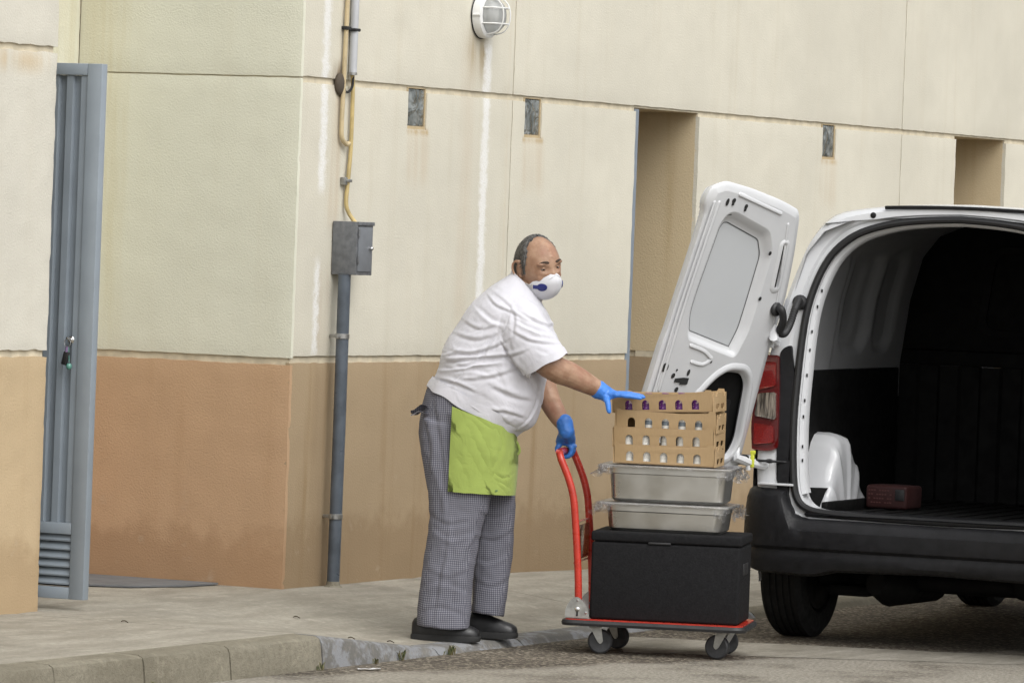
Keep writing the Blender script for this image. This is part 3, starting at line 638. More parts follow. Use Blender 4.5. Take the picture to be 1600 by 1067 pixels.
def food_pan(at, yaw, depth, label, seed):
    p = thing('food_pan', label, 'pan', at, yaw, 'steel food pans on the trolley')
    bm = bmesh.new()
    def rr(hx, hy, z, r=0.05): return [Vector((a, b, z)) for a, b in rloop([(-hx, -hy), (hx, -hy), (hx, hy), (-hx, hy)], r, 6)]
    L, D = 0.265, 0.163
    rings = [rr(L - 0.060, D - 0.050, 0.012 , 0.04), rr(L - 0.038, D - 0.030, 0.0, 0.05), rr(L - 0.027, D - 0.022, 0.012, 0.042), rr(L - 0.019, D - 0.017, depth - 0.038, 0.042), rr(L - 0.014, D - 0.012, depth - 0.034, 0.055), rr(L - 0.013, D - 0.012, depth - 0.004, 0.055), rr(L - 0.008, D - 0.008, depth, 0.05), rr(L + 0.010, D + 0.008, depth, 0.045), rr(L + 0.014, D + 0.012, depth - 0.004, 0.045), rr(L + 0.013, D + 0.011, depth - 0.009, 0.045)]
    loft(bm, rings, caps=False); bm.faces.new([bm.verts[i] for i in range(0)] ) if False else None
    bm.verts.ensure_lookup_table(); n = len(rings[0]); bm.faces.new([bm.verts[i] for i in range(n)])
    obj('pan_body', bm, M_INOX, p, 0.5)
    bm = bmesh.new(); top = rr(L + 0.016, D + 0.014, depth + 0.0025, 0.045); c = [v.lerp(Vector((0, 0, depth + 0.002)), 0.5) + Vector((0, 0, 0.002 * noise.noise(v * 20))) for v in top]
    c2 = [v.lerp(Vector((0, 0, depth)), 0.97) for v in top]; loft(bm, [top, c, c2], caps=True); wr = obj('film_cover', bm, M_WRAP, p)
    rng = random.Random(seed)
    def side(p0, p1, nrm, n=40): return [(Vector(p0).lerp(Vector(p1), i / n), nrm) for i in range(n + 1)]
    crumple('film_skirt', p, side((-L - 0.01, -D - 0.013, depth + 0.001), (L - 0.05, -D - 0.013, depth + 0.001), (0, -1, 0)), 0.022, seed, 0.004)
    crumple('film_skirt', p, side((L - 0.05, -D - 0.013, depth + 0.001), (L + 0.012, -D - 0.005, depth + 0.001), (0, -1, 0), 12), 0.085, seed + 3, 0.012)
    crumple('film_skirt', p, side((L + 0.014, -D, depth + 0.001), (L + 0.014, D, depth + 0.001), (1, 0, 0)), 0.085, seed + 1, 0.014)
    crumple('film_skirt', p, side((-L - 0.014, -D, depth + 0.001), (-L - 0.014, D, depth + 0.001), (-1, 0, 0)), 0.075, seed + 2, 0.018)
    crumple('film_skirt', p, side((-L - 0.014, -D - 0.012, depth + 0.001), (-L + 0.05, -D - 0.013, depth + 0.001), (-0.3, -1, 0), 12), 0.07, seed + 4, 0.014)
    return p
BT = 0.1465 + 0.368 + 0.001
food_pan(local(-0.002, 0.01, BT), TROL_YAW + R_(-2), 0.118, 'lower shallow steel food pan with cling film on the black box', 11)
food_pan(local(0.002, 0.012, BT + 0.1235), TROL_YAW + R_(-1), 0.152, 'upper deeper steel food pan with cling film under the cardboard trays', 23)
# cardboard trays with arched windows
def card_mat():
    t = NT('cardboard'); c = t.mix(t.ramp(t.noise(2.5, 4), 0.3, 0.7), (0.36, 0.245, 0.125), (0.44, 0.31, 0.175))
    c = t.mix(t.ramp(t.noise(1, 3, 0.5, t.stretch(170, 170, 3)), 0.4, 0.7, 0, 0.15), c, (0.28, 0.19, 0.10)); t.color(c); t.set(Roughness=0.85, Specular_IOR_Level=0.25)
    t.normal(t.bump(t.noise(1, 2, 0.5, t.stretch(260, 260, 6)), 0.25, 0.001)); return t.m
M_CARD = card_mat(); M_CARDI = simple('card_edge', (0.24, 0.165, 0.09), 0.9)
TW, TD, TH = 0.210, 0.150, 0.080
PITCH = 0.0705
def arch(cx, z0, w, h, n=7): return [(cx - w, z0), (cx + w, z0)] + [(cx + w * math.cos(math.pi * k / n), z0 + h - w + w * math.sin(math.pi * k / n)) for k in range(n + 1)]
def tray(at, yaw, tilt, label, seed):
    t = thing('cardboard_tray', label, 'tray', at, yaw, 'cardboard bottle trays stacked on the trolley'); t.rotation_euler = (0, tilt, yaw)
    rng = random.Random(seed)
    top = [(TW, 0.0), (TW, TH - 0.004), (TW - 0.004, TH + 0.012), (TW - 0.028, TH + 0.013), (TW - 0.034, TH + 0.003), (TW * 0.3, TH - 0.002 + rng.uniform(-0.002, 0.002)), (-TW * 0.4, TH - 0.001), (-TW + 0.020, TH + 0.002), (-TW + 0.010, TH + 0.008), (-TW, TH + 0.007), (-TW, 0.0)]
    holes = [arch(cx, 0.012, 0.0155, 0.040) for cx in (-0.146, -0.074, -0.003, 0.067, 0.137)]
    def bow(a): return 0.002 * math.sin(a * 9 + seed)
    for nm, y, hs in (('front_wall', -TD, holes), ('back_wall', TD - 0.004, holes)):
        bm = bmesh.new(); plate(bm, [top] + hs, 0.004, lambda a, b, n, y=y: Vector((a, y + n + bow(a) * b / TH + math.copysign(0.016, y) * (b / TH - 0.5), b))); obj(nm, bm, M_CARD, t, 0.3)
    endp = [(-TD, 0.0), (-TD, TH), (-TD + 0.02, TH + 0.0), (-TD + 0.045, TH - 0.016), (-TD + 0.075, TH - 0.016), (-TD + 0.088, TH + 0.001), (TD - 0.09, TH), (TD - 0.078, TH - 0.016), (TD - 0.045, TH - 0.016), (TD - 0.02, TH), (TD, TH), (TD, 0.0)]
    slot = rloop([(-0.10, 0.012), (-0.02, 0.012), (-0.02, 0.034), (-0.10, 0.034)], 0.01, 3)
    slot2 = rloop([(0.02, 0.012), (0.10, 0.012), (0.10, 0.034), (0.02, 0.034)], 0.01, 3)
    for s in (-1, 1):
        bm = bmesh.new(); plate(bm, [endp, slot, slot2], 0.004, lambda a, b, n, s=s: Vector((s * (TW + 0.0015 + 0.10 * max(0, b) * 0.12) + n * s, a, b))); obj('end_wall', bm, M_CARD, t, 0.3)
    bm = bmesh.new(); box(bm, (-TW + 0.004, -TD + 0.005, 0.001), (TW - 0.004, TD - 0.005, 0.005)); obj('base', bm, M_CARDI, t, 0)
    return t
ZT = BT + 0.1235 + 0.152 + 0.006
WORD = ('bottom', 'second from bottom', 'third from bottom', 'top'); HW = ('leftmost', 'second', 'middle', 'fourth', 'rightmost')
M_CAPV = simple('violet_cap', (0.13, 0.025, 0.20), 0.35, var=0.15); M_MILK = simple('milk_bottle', (0.80, 0.79, 0.74), 0.35, var=0.06); M_LBL = simple('grey_label', (0.22, 0.26, 0.30), 0.4, var=0.3, vscale=60); M_LBL2 = simple('dark_label', (0.05, 0.055, 0.06), 0.4)
M_VBODY = NT('violet_sleeve'); M_VBODY.color(M_VBODY.mix(M_VBODY.ramp(M_VBODY.noise(75, 2), 0.58, 0.66), (0.12, 0.022, 0.19), (0.55, 0.45, 0.40))); M_VBODY.set(Roughness=0.3); M_VBODY = M_VBODY.m
def bottle(at, mats, h, label):
    b = thing('bottle', label, 'bottle', at, 0, 'bottles in the cardboard trays')
    bm = bmesh.new(); lathe(bm, [(0.026, 0), (0.0285, 0.003), (0.0285, h * 0.70), (0.025, h * 0.79), (0.014, h * 0.85), (0.014, h * 0.86)], 18); obj('bottle_body', bm, mats[0], b)
    bm = bmesh.new(); lathe(bm, [(0.0292, h * 0.30), (0.0294, h * 0.31), (0.0294, h * 0.56), (0.0292, h * 0.57)], 18); obj('sleeve', bm, mats[1], b)
    bm = bmesh.new(); lathe(bm, [(0.0145, h * 0.862), (0.015, h * 0.87), (0.015, h * 0.99), (0.013, h)], 16); obj('cap', bm, mats[2], b)
for k in range(4):
    dx = (0.003, 0.001, 0.004, -0.002)[k]; yw = TROL_YAW + R_((-0.5, -1.8, -0.2, -3.4)[k]); z = ZT + PITCH * k + (0.002 if k == 3 else 0)
    at = local(-0.016 + dx, 0.0, z + (0.006 if k == 3 else 0)); tilt = R_((0.3, -0.5, 0.4, -2.8)[k])
    tray(at, yw, tilt, '%s cardboard tray of the stack, with five arched windows' % WORD[k].replace('bottom', 'lowest').replace('second from lowest', 'second lowest').replace('third from lowest', 'second highest').replace('top', 'topmost'), k + 1)
    cy, sy = math.cos(yw), math.sin(yw)
    for j, cx in enumerate((-0.146, -0.074, -0.003, 0.067, 0.137)):
        if k == 2 and j == 0: continue
        off = {0: (-0.008, -0.008, -0.006, 0.004, 0.004), 1: (-0.010, -0.010, 0.012, 0.011, 0.010), 2: (0, 0.004, 0.004, 0.003, 0.003), 3: (0.0, 0.002, 0.002, 0.001, 0.003)}[k][j]
        lx, ly = cx + off, -TD + 0.044
        p = (at[0] + cy * lx - sy * ly, at[1] + sy * lx + cy * ly, at[2] + 0.0062 - math.sin(tilt) * lx)
        mats = (M_VBODY, M_VBODY, M_CAPV) if k == 3 else ((M_MILK, M_LBL, M_LBL2) if k == 2 else (M_MILK, M_MILK, M_LBL))
        nm = ('lowest', 'second lowest', 'second highest', 'topmost')[k]
        bottle(p, mats, 0.062 if k < 3 else 0.074, ('violet bottle' if k == 3 else 'white bottle') + ' in the %s window of the %s cardboard tray' % (HW[j], nm))
#@@PART3
# ------------------------------------------------------------------ van (local axes: x forward, y left, z up; rear face near x = 0)
VAN = thing('delivery_van', 'white delivery van with rear door open, parked along the kerb', 'van', (0.6066, -2.8299, 0.0), R_(4.0))
def white_paint():
    t = NT('white_van_paint'); t.color(t.mix(t.ramp(t.noise(3, 4), 0.35, 0.7), (0.61, 0.62, 0.64), (0.66, 0.67, 0.685))); t.set(Roughness=0.22, Coat_Weight=0.35, Specular_IOR_Level=0.5); return t.m
M_WHITE = white_paint(); M_INNER = simple('shaded_inner_paint', (0.30, 0.305, 0.315), 0.35, var=0.03, rvar=0.02)  # inner side panels: white paint greyed down, load-space shade put into the colour
M_BLKP = simple('black_trim_plastic', (0.0105, 0.0105, 0.012), 0.5, var=0.25, vscale=18, bs=300, bd=0.0004, spec=0.3)
M_BLKL = simple('black_lining', (0.006, 0.006, 0.006), 0.7, var=0.3, spec=0.2); M_TYRE = simple('tyre_rubber', (0.012, 0.012, 0.012), 0.8, var=0.25, vscale=12, spec=0.2)
M_SEAL = simple('door_seal', (0.012, 0.012, 0.013), 0.5); M_GLASSD = simple('dark_glass', (0.01, 0.012, 0.013), 0.05, coat=0.5)
def part(name, bm, m, parent=None, smooth=0.6): return obj(name, bm, m, parent or VAN, smooth)
def rake(z): return 0.05 + 0.12 * max(0, z - 0.6) + 0.03 * max(0, z - 1.5)
# half outlines (y, z): load opening and body edge, bottom centre to roof centre
OPEN = [(0.0, 0.570), (0.30, 0.574), (0.50, 0.582), (0.595, 0.600), (0.640, 0.650), (0.662, 0.76), (0.676, 0.95), (0.676, 1.13), (0.666, 1.38), (0.640, 1.53), (0.592, 1.655), (0.530, 1.735), (0.44, 1.795), (0.30, 1.838), (0.15, 1.858), (0.0, 1.866)]
BODY = [(0.0, 0.500), (0.30, 0.500), (0.56, 0.500), (0.72, 0.52), (0.83, 0.600), (0.862, 0.73), (0.870, 0.95), (0.862, 1.13), (0.815, 1.38), (0.775, 1.53), (0.735, 1.655), (0.692, 1.765), (0.60, 1.868), (0.42, 1.908), (0.20, 1.926), (0.0, 1.932)]
def dense(P, n): return [tuple(p) for p in catmull([Vector((a, b, 0)) for a, b in P], n)]
op = [(p[0], p[1]) for p in dense(OPEN, 4)]; bo = [(p[0], p[1]) for p in dense(BODY, 4)]
def full(h): return h + [(-a, b) for a, b in h[-2:0:-1]]
def ring3(h, dx, sc=1.0): return [Vector((rake(b) + dx, a, b)) for a, b in full(h)]
def mid(k, d): return [(a * (1 - k) + c * k, b * (1 - k) + e * k) for (a, b), (c, e) in zip(op, bo)]
# rear frame: from the inner flange round the seal out to the corner and on to the body side
bm = bmesh.new()
loft(bm, [ring3(inset(op, 0.0), 0.16), ring3(op, 0.045), ring3(mid(0.06, 0), 0.022), ring3(mid(0.14, 0), 0.020), ring3(mid(0.32, 0), 0.020), ring3(mid(0.40, 0), 0.010), ring3(mid(0.72, 0), 0.008), ring3(mid(0.88, 0), 0.024), ring3(bo, 0.085)], caps=False)
part('rear_frame', bm, M_WHITE)
up_ = [p for p in bo if p[1] > 1.0]; up_ = up_ + [(-a, b) for a, b in up_[-2::-1]]
bm = bmesh.new(); loft(bm, [[Vector((rake(b) + 0.084, a, b)) for a, b in up_], [Vector((rake(b) + 0.12, a * 1.012, b + 0.004 * min(1, max(0, (b - 1.5) / 0.3)))) for a, b in up_], [Vector((0.42, a * 1.03, b + 0.006 * min(1, max(0, (b - 1.5) / 0.3)))) for a, b in up_], [Vector((2.5, a * 1.03, b)) for a, b in up_]], closed=False); part('roof', bm, M_WHITE, smooth=1.0)
# body shell
def side_y(z, x):
    y = np.interp(z, [0.28, 0.45, 0.70, 1.0, 1.15, 1.40, 1.65, 1.80, 1.88], [0.86, 0.895, 0.905, 0.900, 0.872, 0.815, 0.742, 0.685, 0.55])
    k = max(0.0, (0.36 - x) / 0.27); y -= 0.045 * k * k
    kf = max(0.0, (x - 3.3) / 0.9); return y - 0.10 * kf * kf
def roof_z(x): return float(np.interp(x, [0.1, 0.5, 1.5, 2.4, 2.8, 3.55, 3.75, 4.15, 4.25, 4.32], [1.885, 1.900, 1.905, 1.89, 1.83, 1.22, 1.12, 1.02, 0.9, 0.6]))
WH = [(0.60, 0.79), (3.385, 0.79)]
for s in (1, -1):
    bm = bmesh.new(); V = {}; NX, NZ = 170, 44; xs_ = [0.13 + (4.32 - 0.13) * i / NX for i in range(NX + 1)]
    def vv(i, j):
        if (i, j) in V: return V[(i, j)]
        x = xs_[i]; top = min(1.50, roof_z(x) - 0.01); z = 0.26 + (top - 0.26) * j / NZ
        for wx, _ in WH:
            d = math.hypot(x - wx, z - 0.32)
            if d < 0.385 and z > 0.2: 
                if d > 0.30: x = wx + (x - wx) * 0.375 / d; z = 0.32 + (z - 0.32) * 0.375 / d
        V[(i, j)] = bm.verts.new((x, s * side_y(z, x), z)); return V[(i, j)]
    for i in range(NX):
        for j in range(NZ):
            x = (xs_[i] + xs_[i + 1]) / 2; z = 0.26 + (min(1.50, roof_z(x)) - 0.27) * (j + 0.5) / NZ
            if any(math.hypot(x - wx, z - 0.32) < 0.345 for wx, _ in WH): continue
            bm.faces.new((vv(i, j), vv(i + 1, j), vv(i + 1, j + 1), vv(i, j + 1)))
    part('side_panel', bm, M_WHITE, smooth=1.0)
bm = bmesh.new(); loft(bm, [[Vector((x, y, roof_z(x) + 0.01)) for y in (-0.66, -0.3, 0, 0.3, 0.66)] for x in (2.56, 2.8, 3.1, 3.4, 3.6)], closed=False); part('windscreen', bm, M_GLASSD)
bm = bmesh.new(); loft(bm, [[Vector((x, y, roof_z(x) + 0.012)) for y in (-0.76, -0.4, 0, 0.4, 0.76)] for x in (3.605, 3.75, 4.0, 4.15, 4.25, 4.32)], closed=False); part('bonnet', bm, M_WHITE)
bm = bmesh.new(); loft(bm, [[Vector((x, y, z)) for y in (-0.80, 0, 0.80)] for x, z in ((4.30, 0.75), (4.36, 0.5), (4.32, 0.28))], closed=False); part('front_bumper', bm, M_BLKP)
for s in (1, -1):
    bm = bmesh.new(); loft(bm, [[Vector((x, s * (side_y(z, x) + 0.006), z)) for z in (1.14, 1.3, 1.45, zt)] for x, zt in ((2.05, 1.66), (2.5, 1.66), (2.85, 1.60), (3.25, 1.30))], closed=False); part('side_window', bm, M_GLASSD)
# seal and roof details
bm = bmesh.new(); rings = []
sealp = [Vector((rake(b) + 0.012, a, b)) for a, b in full(mid(0.05, 0))]
N_ = len(sealp)
for i, p in enumerate(sealp):
    d = (sealp[(i + 1) % N_] - sealp[i - 1]).normalized(); u = Vector((1, 0, 0)); w = d.cross(u).normalized(); u2 = w.cross(d)
    rings.append([p + (u2 * math.cos(t) + w * math.sin(t)) * 0.0165 for t in [2 * math.pi * k / 10 for k in range(10)]])
loft(bm, rings, loop=True); part('door_seal', bm, M_SEAL)
bm = bmesh.new(); loft(bm, [[Vector((rake(1.9) + 0.012 + dx, y, 1.922 - 0.026 * (abs(y) / 0.6) ** 2 + dz)) for dx, dz in ((0, -0.011), (-0.012, -0.009), (-0.014, 0.003), (0, 0.006))] for y in [0.345 - 0.69 * k / 20 for k in range(21)]]); part('roof_trim', bm, M_BLKP)
for s in (1, -1):
    bm = bmesh.new(); lathe(bm, [(0.013, 0), (0.013, 0.006), (0.008, 0.009)], 16, axis_matrix((rake(1.86) + 0.014, s * 0.398, 1.876), (-1, 0, 0))); part('rubber_plug', bm, M_BLKP)
# inner flange of the door opening with clip slots
bm = bmesh.new(); fo = full(op); keep = [i for i in range(len(fo)) if fo[i][1] > 0.66]; i0 = next(k for k in range(len(keep) - 1) if True)
def fring(d, dx): return [Vector((rake(b) + dx, a, b)) for (a, b), (_, bz) in zip(inset(fo, d), fo) if bz > 0.64]
loft(bm, [fring(0.002, 0.060), fring(0.020, 0.064), fring(0.026, 0.075), fring(0.026, 0.115)], closed=False); fl = part('opening_flange', bm, M_WHITE)
for z in (0.80, 0.86, 0.99, 1.06, 1.17, 1.28, 1.36, 1.47, 1.54):
    z = z; y = float(np.interp(z, [b for a, b in OPEN[2:12]], [a for a, b in OPEN[2:12]])) - 0.016
    bm = bmesh.new(); box(bm, (rake(z) + 0.058, y - 0.003, z - 0.008), (rake(z) + 0.0625, y + 0.003, z + 0.006)); obj('clip_slot', bm, M_DARK, fl, 0)
# load space: floor, inner side with pressed pocket, dark lining, wheel box, bulkhead
bm = bmesh.new(); box(bm, (0.10, -0.78, 0.545), (1.95, 0.78, 0.572), 0.004)
for k in range(14): box(bm, (0.22, -0.70 + k * 0.105, 0.5722), (1.9, -0.66 + k * 0.105, 0.577), 0.002)
part('load_floor', bm, M_BLKL)
bm = bmesh.new(); loft(bm, [[Vector((x, y, z)) for y in [0.60 - 1.2 * k / 12 for k in range(13)]] for x, z in ((0.075, 0.553), (0.04, 0.572), (0.08, 0.586), (0.20, 0.586), (0.215, 0.574))], closed=False); part('sill_trim', bm, M_BLKP)
def inner_y(z): return float(np.interp(z, [0.57, 1.2, 1.5, 1.70, 1.80, 1.86], [0.775, 0.775, 0.735, 0.68, 0.60, 0.45]))
for s in (1, -1):
    bm = bmesh.new(); NX, NZ = 60, 46; g = []
    for i in range(NX + 1):
        x = 0.17 + (1.86 - 0.17) * i / NX; row = []
        for j in range(NZ + 1):
            z = 1.05 + (1.85 - 1.05) * j / NZ; y = inner_y(z)
            def pocket(x0, x1, z0, z1, r, d):
                cx, cz, hx, hz = (x0 + x1) / 2, (z0 + z1) / 2, (x1 - x0) / 2 - r, (z1 - z0) / 2 - r
                q_ = math.hypot(max(abs(x - cx) - hx, 0), max(abs(z - cz) - hz, 0)) - r
                return d * min(1, max(0, -q_ / 0.03 + 0.5))
            y += pocket(0.92, 1.30, 1.27, 1.72, 0.10, 0.035) + pocket(0.99, 1.16, 1.33, 1.68, 0.06, 0.012) + pocket(1.40, 1.66, 1.27, 1.72, 0.10, 0.03) - pocket(0.25, 0.80, 1.10, 1.74, 0.12, 0.02)
            row.append(Vector((x, s * y, z)))
        g.append(row)
    loft(bm, g, closed=False); ip = part('inner_panel', bm, M_INNER, smooth=0.9)
    bm = bmesh.new(); box(bm, (0.20, s * 0.745, 0.573), (1.76, s * 0.768, 1.185), 0.006); part('lining_board', bm, M_BLKL)
    bm = bmesh.new(); box(bm, (0.165, s * 0.70, 0.575), (0.215, s * 0.79, 1.10), 0.02, 3); part('rear_pillar', bm, M_WHITE)
    # ribbed wheel box
    bm = bmesh.new(); rings = []
    gx = [0.30, 0.35, 0.40, 0.44, 0.48, 0.52, 0.565, 0.615, 0.665, 0.725, 0.785, 0.84, 0.90]; gz = [0.0, 0.08, 0.22, 0.42, 0.64, 0.86, 0.97, 1.0, 0.97, 0.84, 0.62, 0.32, 0.0]
    for k in range(81):
        x = 0.30 + 0.60 * k / 80; zt = 0.5745 + 0.335 * float(np.interp(x, gx, gz)); ring_ = []
        for u, yy in ((0.0, 0.750), (0.0, 0.69), (0.02, 0.655), (0.07, 0.632), (0.15, 0.618), (0.28, 0.610), (0.42, 0.605), (0.56, 0.602), (0.70, 0.600), (0.85, 0.598), (1.0, 0.596)):
            z = 0.5745 + (zt - 0.5745) * (1 - u); an = math.atan2(z - 0.40, x - 0.62); r = 0.011 * (0.5 + 0.5 * math.cos(an * 17)) ** 3 * (1 if u > 0.03 else 0.4)
            ring_.append(Vector((x, s * (yy - r), z + (r * 0.6 if u < 0.2 else 0))))
        rings.append(ring_)
    loft(bm, rings, closed=False)
    part('wheel_box', bm, M_WHITE, smooth=0.9)
    bm = bmesh.new(); box(bm, (0.235, s * 0.560, 0.5725), (1.05, s * 0.590, 0.618), 0.006); part('floor_edge', bm, M_BLKL)
bm = bmesh.new(); loft(bm, [[Vector((x, y, 1.875 - 0.04 * (y / 0.6) ** 2)) for y in [0.62 - 1.24 * k / 16 for k in range(17)]] for x in (0.21, 0.8, 1.4, 1.95)], closed=False); part('headlining', bm, M_BLKL)
bm = bmesh.new(); prof_ = []; y = -0.80; up = True
while y < 0.8:
    prof_ += [(y, 1.90 if up else 1.885), (y + 0.085, 1.90 if up else 1.885)]; y += 0.1; up = not up
loft(bm, [[Vector((d, y, z)) for y, d in prof_] for z in (0.57, 1.2)], closed=False); box(bm, (1.885, -0.8, 1.2), (1.92, 0.8, 1.27), 0.01); box(bm, (1.90, -0.8, 1.27), (1.93, 0.8, 1.9), 0.01)
plate(bm, [rloop([(-0.42, 1.34), (0.42, 1.34), (0.36, 1.76), (-0.36, 1.76)], 0.08), rloop([(-0.38, 1.37), (0.38, 1.37), (0.33, 1.73), (-0.33, 1.73)], 0.07)], 0.02, lambda a, b, n: Vector((1.88 + n, a, b)))
part('bulkhead', bm, M_BLKL, smooth=0.4)
# rear bumper: a section swept round the tail
bm = bmesh.new(); pth = [(0.22, 0.905), (0.13, 0.895), (0.065, 0.858), (0.03, 0.80), (0.012, 0.72), (0.004, 0.62), (0.0, 0.45), (0.0, 0.2), (0.0, 0.0)]
hp_ = [(p.x, p.y) for p in catmull([Vector((a, b, 0)) for a, b in pth], 4)]; fullp = hp_ + [(a, -b) for a, b in hp_[-2::-1]]
rings = []
for i, (x, y) in enumerate(fullp):
    a, b = Vector(fullp[max(i - 1, 0)]), Vector(fullp[min(i + 1, len(fullp) - 1)]); t_ = (b - a).normalized(); nrm = Vector((t_.y, -t_.x)); nrm = -nrm if nrm.dot(Vector((x, y)) - Vector((0.5, 0))) < 0 else nrm
    ya = abs(y); tz = float(np.interp(ya, [0.0, 0.60, 0.66, 0.70, 0.92], [0.548, 0.552, 0.575, 0.672, 0.684])); bz = float(np.interp(ya, [0, 0.45, 0.56, 0.92], [0.335, 0.325, 0.300, 0.312]))
    sec = [(-0.16, tz - 0.002), (-0.05, tz), (-0.028, tz - 0.004), (-0.010, tz - 0.020), (0.0, tz - 0.05), (0.008, 0.500 if tz < 0.6 else 0.56), (0.010, 0.455), (0.006, 0.428), (-0.004, 0.422), (-0.012, 0.414), (-0.004, 0.392), (-0.006, 0.362), (-0.020, bz + 0.012), (-0.05, bz), (-0.16, bz)]
    rings.append([Vector((x + nrm.x * o_, y + nrm.y * o_, z)) for o_, z in sec])
loft(bm, rings, closed=True); part('rear_bumper', bm, M_BLKP)
bm = bmesh.new(); box(bm, (0.14, -0.60, 0.35), (0.30, 0.60, 0.553), 0.01); part('crossmember', bm, M_BLKP)
# tail lights with black hinge garnish
tl_red = NT('tail_red'); tl_red.color(tl_red.mix(tl_red.ramp(tl_red.voro(120), 0.1, 0.5), (0.27, 0.010, 0.007), (0.19, 0.005, 0.004))); tl_red.set(Roughness=0.08, Coat_Weight=0.6); tl_red = tl_red.m
tl_dark = simple('tail_dark_red', (0.10, 0.006, 0.006), 0.1, coat=0.6); tl_clear = NT('tail_clear'); tl_clear.color(tl_clear.mix(tl_clear.ramp(tl_clear.noise(1, 2, 0.5, tl_clear.stretch(1, 75, 9)), 0.35, 0.65), (0.06, 0.05, 0.045), (0.42, 0.37, 0.32))); tl_clear.set(Roughness=0.1, Metallic=0.5, Coat_Weight=0.8); tl_clear.normal(tl_clear.bump(tl_clear.noise(1, 2, 0.5, tl_clear.stretch(1, 260, 30)), 0.8, 0.005)); tl_clear = tl_clear.m
tl_amber = simple('tail_amber', (0.55, 0.30, 0.12), 0.15, coat=0.5)
for s in (1, -1):
    tl = thing('tail_light', parent=VAN)
    def tmap(a, b, n, d=0.0): return Vector((rake(b) - 0.010 - d + n + 0.45 * max(0, a - 0.82), s * a, b))
    out_ = [(0.744, 0.845), (0.790, 0.835), (0.870, 0.838), (0.885, 0.95), (0.872, 1.10), (0.840, 1.252), (0.772, 1.252), (0.758, 1.10)]
    lp = rloop(out_, [0.03, 0.02, 0.01, 0.03, 0.03, 0.012, 0.012, 0.03], 4)
    bm = bmesh.new(); plate(bm, [lp], 0.09, tmap); obj('lamp_body', bm, tl_dark, tl, 0.7)
    up_ = [(0.775, 1.118), (0.858, 1.098), (0.836, 1.222), (0.782, 1.222)]; lo_ = [(0.765, 0.872), (0.862, 0.860), (0.868, 0.955), (0.772, 0.945)]; md_ = [(0.762, 0.972), (0.868, 0.985), (0.858, 1.082), (0.772, 1.092)]
    for nm, lp_, m, d in (('brake_lens', up_, tl_red, 0.004), ('reversing_lens', md_, tl_clear, 0.005), ('fog_lens', lo_, tl_red, 0.004)):
        bm = bmesh.new(); plate(bm, [rloop(lp_, 0.012, 4)], 0.02, lambda a, b, n, d=d: tmap(a, b, n, d)); obj(nm, bm, m, tl, 0.7)
    bm = bmesh.new(); gp = rloop([(0.700, 0.690), (0.742, 0.700), (0.752, 0.83), (0.760, 1.10), (0.772, 1.262), (0.755, 1.285), (0.722, 1.300), (0.712, 1.24), (0.694, 1.15), (0.690, 0.95)], 0.02, 4)
    plate(bm, [gp], 0.05, lambda a, b, n: Vector((rake(b) + 0.004 + n, s * a, b))); part('hinge_garnish', bm, M_BLKP)
    bm = bmesh.new(); plate(bm, [rloop([(0.685, 0.64), (0.735, 0.64), (0.735, 0.80), (0.685, 0.80)], 0.015, 3)], 0.03, lambda a, b, n: Vector((rake(b) - 0.004 + n, s * a, b))); part('lower_garnish', bm, M_BLKP)
    bm = bmesh.new(); box(bm, (0.04, s * 0.66, 0.688), (0.12, s * 0.82, 0.698), 0.003); box(bm, (0.085, s * 0.755, 0.70), (0.14, s * 0.84, 0.80), 0.012); part('corner_step', bm, M_WHITE)
# wheels
def wheel(x, y, side):
    w = thing('wheel', parent=VAN, loc=(x, y, 0.315)); ax = axis_matrix((0, -0.1025 * side, 0), (0, side, 0))
    bm = bmesh.new(); P = [(0.205, 0.012), (0.25, 0.004), (0.29, 0.010), (0.306, 0.026)]
    for k in range(5): c = 0.036 + k * 0.030; P += [(0.3145, c - 0.006), (0.315, c + 0.014), (0.308, c + 0.016), (0.308, c + 0.021)]
    P += [(0.306, 0.183), (0.29, 0.197), (0.25, 0.201), (0.205, 0.193)]
    lathe(bm, P, 48, ax, loop=True); obj('tyre', bm, M_TYRE, w)
    bm = bmesh.new(); lathe(bm, [(0.206, 0.185), (0.19, 0.18), (0.16, 0.165), (0.06, 0.17), (0.02, 0.175)], 32, ax); obj('rim', bm, M_ZINC, w)
    bm = bmesh.new(); lathe(bm, [(0.19, 0.02), (0.17, 0.05), (0.05, 0.05)], 24, ax); obj('brake_drum', bm, M_BLKL, w)
for wx, wy in WH: wheel(wx, wy, 1); wheel(wx, -wy, -1)
bm = bmesh.new(); tube(bm, [(0.62, -0.70, 0.27), (0.62, 0.70, 0.27)], 0.045, 12); box(bm, (0.50, -0.62, 0.22), (1.0, -0.2, 0.36), 0.05, 3)
tube(bm, [(0.34, 0.36, 0.27), (0.46, 0.33, 0.25), (0.95, 0.30, 0.25), (1.05, 0.30, 0.28)], [0.05, 0.085, 0.085, 0.04], 16); tube(bm, [(0.62, 0.52, 0.22), (0.62, 0.52, 0.50)], 0.055, 14); box(bm, (0.45, 0.42, 0.20), (0.80, 0.62, 0.25), 0.02)
box(bm, (0.25, -0.84, 0.345), (2.95, 0.84, 0.40)); box(bm, (1.3, -0.45, 0.275), (2.3, 0.30, 0.35), 0.03, 3); part('underbody', bm, M_BLKL)
# wheel-arch liners
for wx, wy in WH:
    for s in (1, -1):
        bm = bmesh.new(); loft(bm, [[Vector((wx + 0.40 * math.cos(a), s * yy, 0.32 + 0.40 * math.sin(a))) for a in [math.pi * k / 16 for k in range(17)]] for yy in (0.62, 0.90)], closed=False); part('arch_liner', bm, M_BLKL)

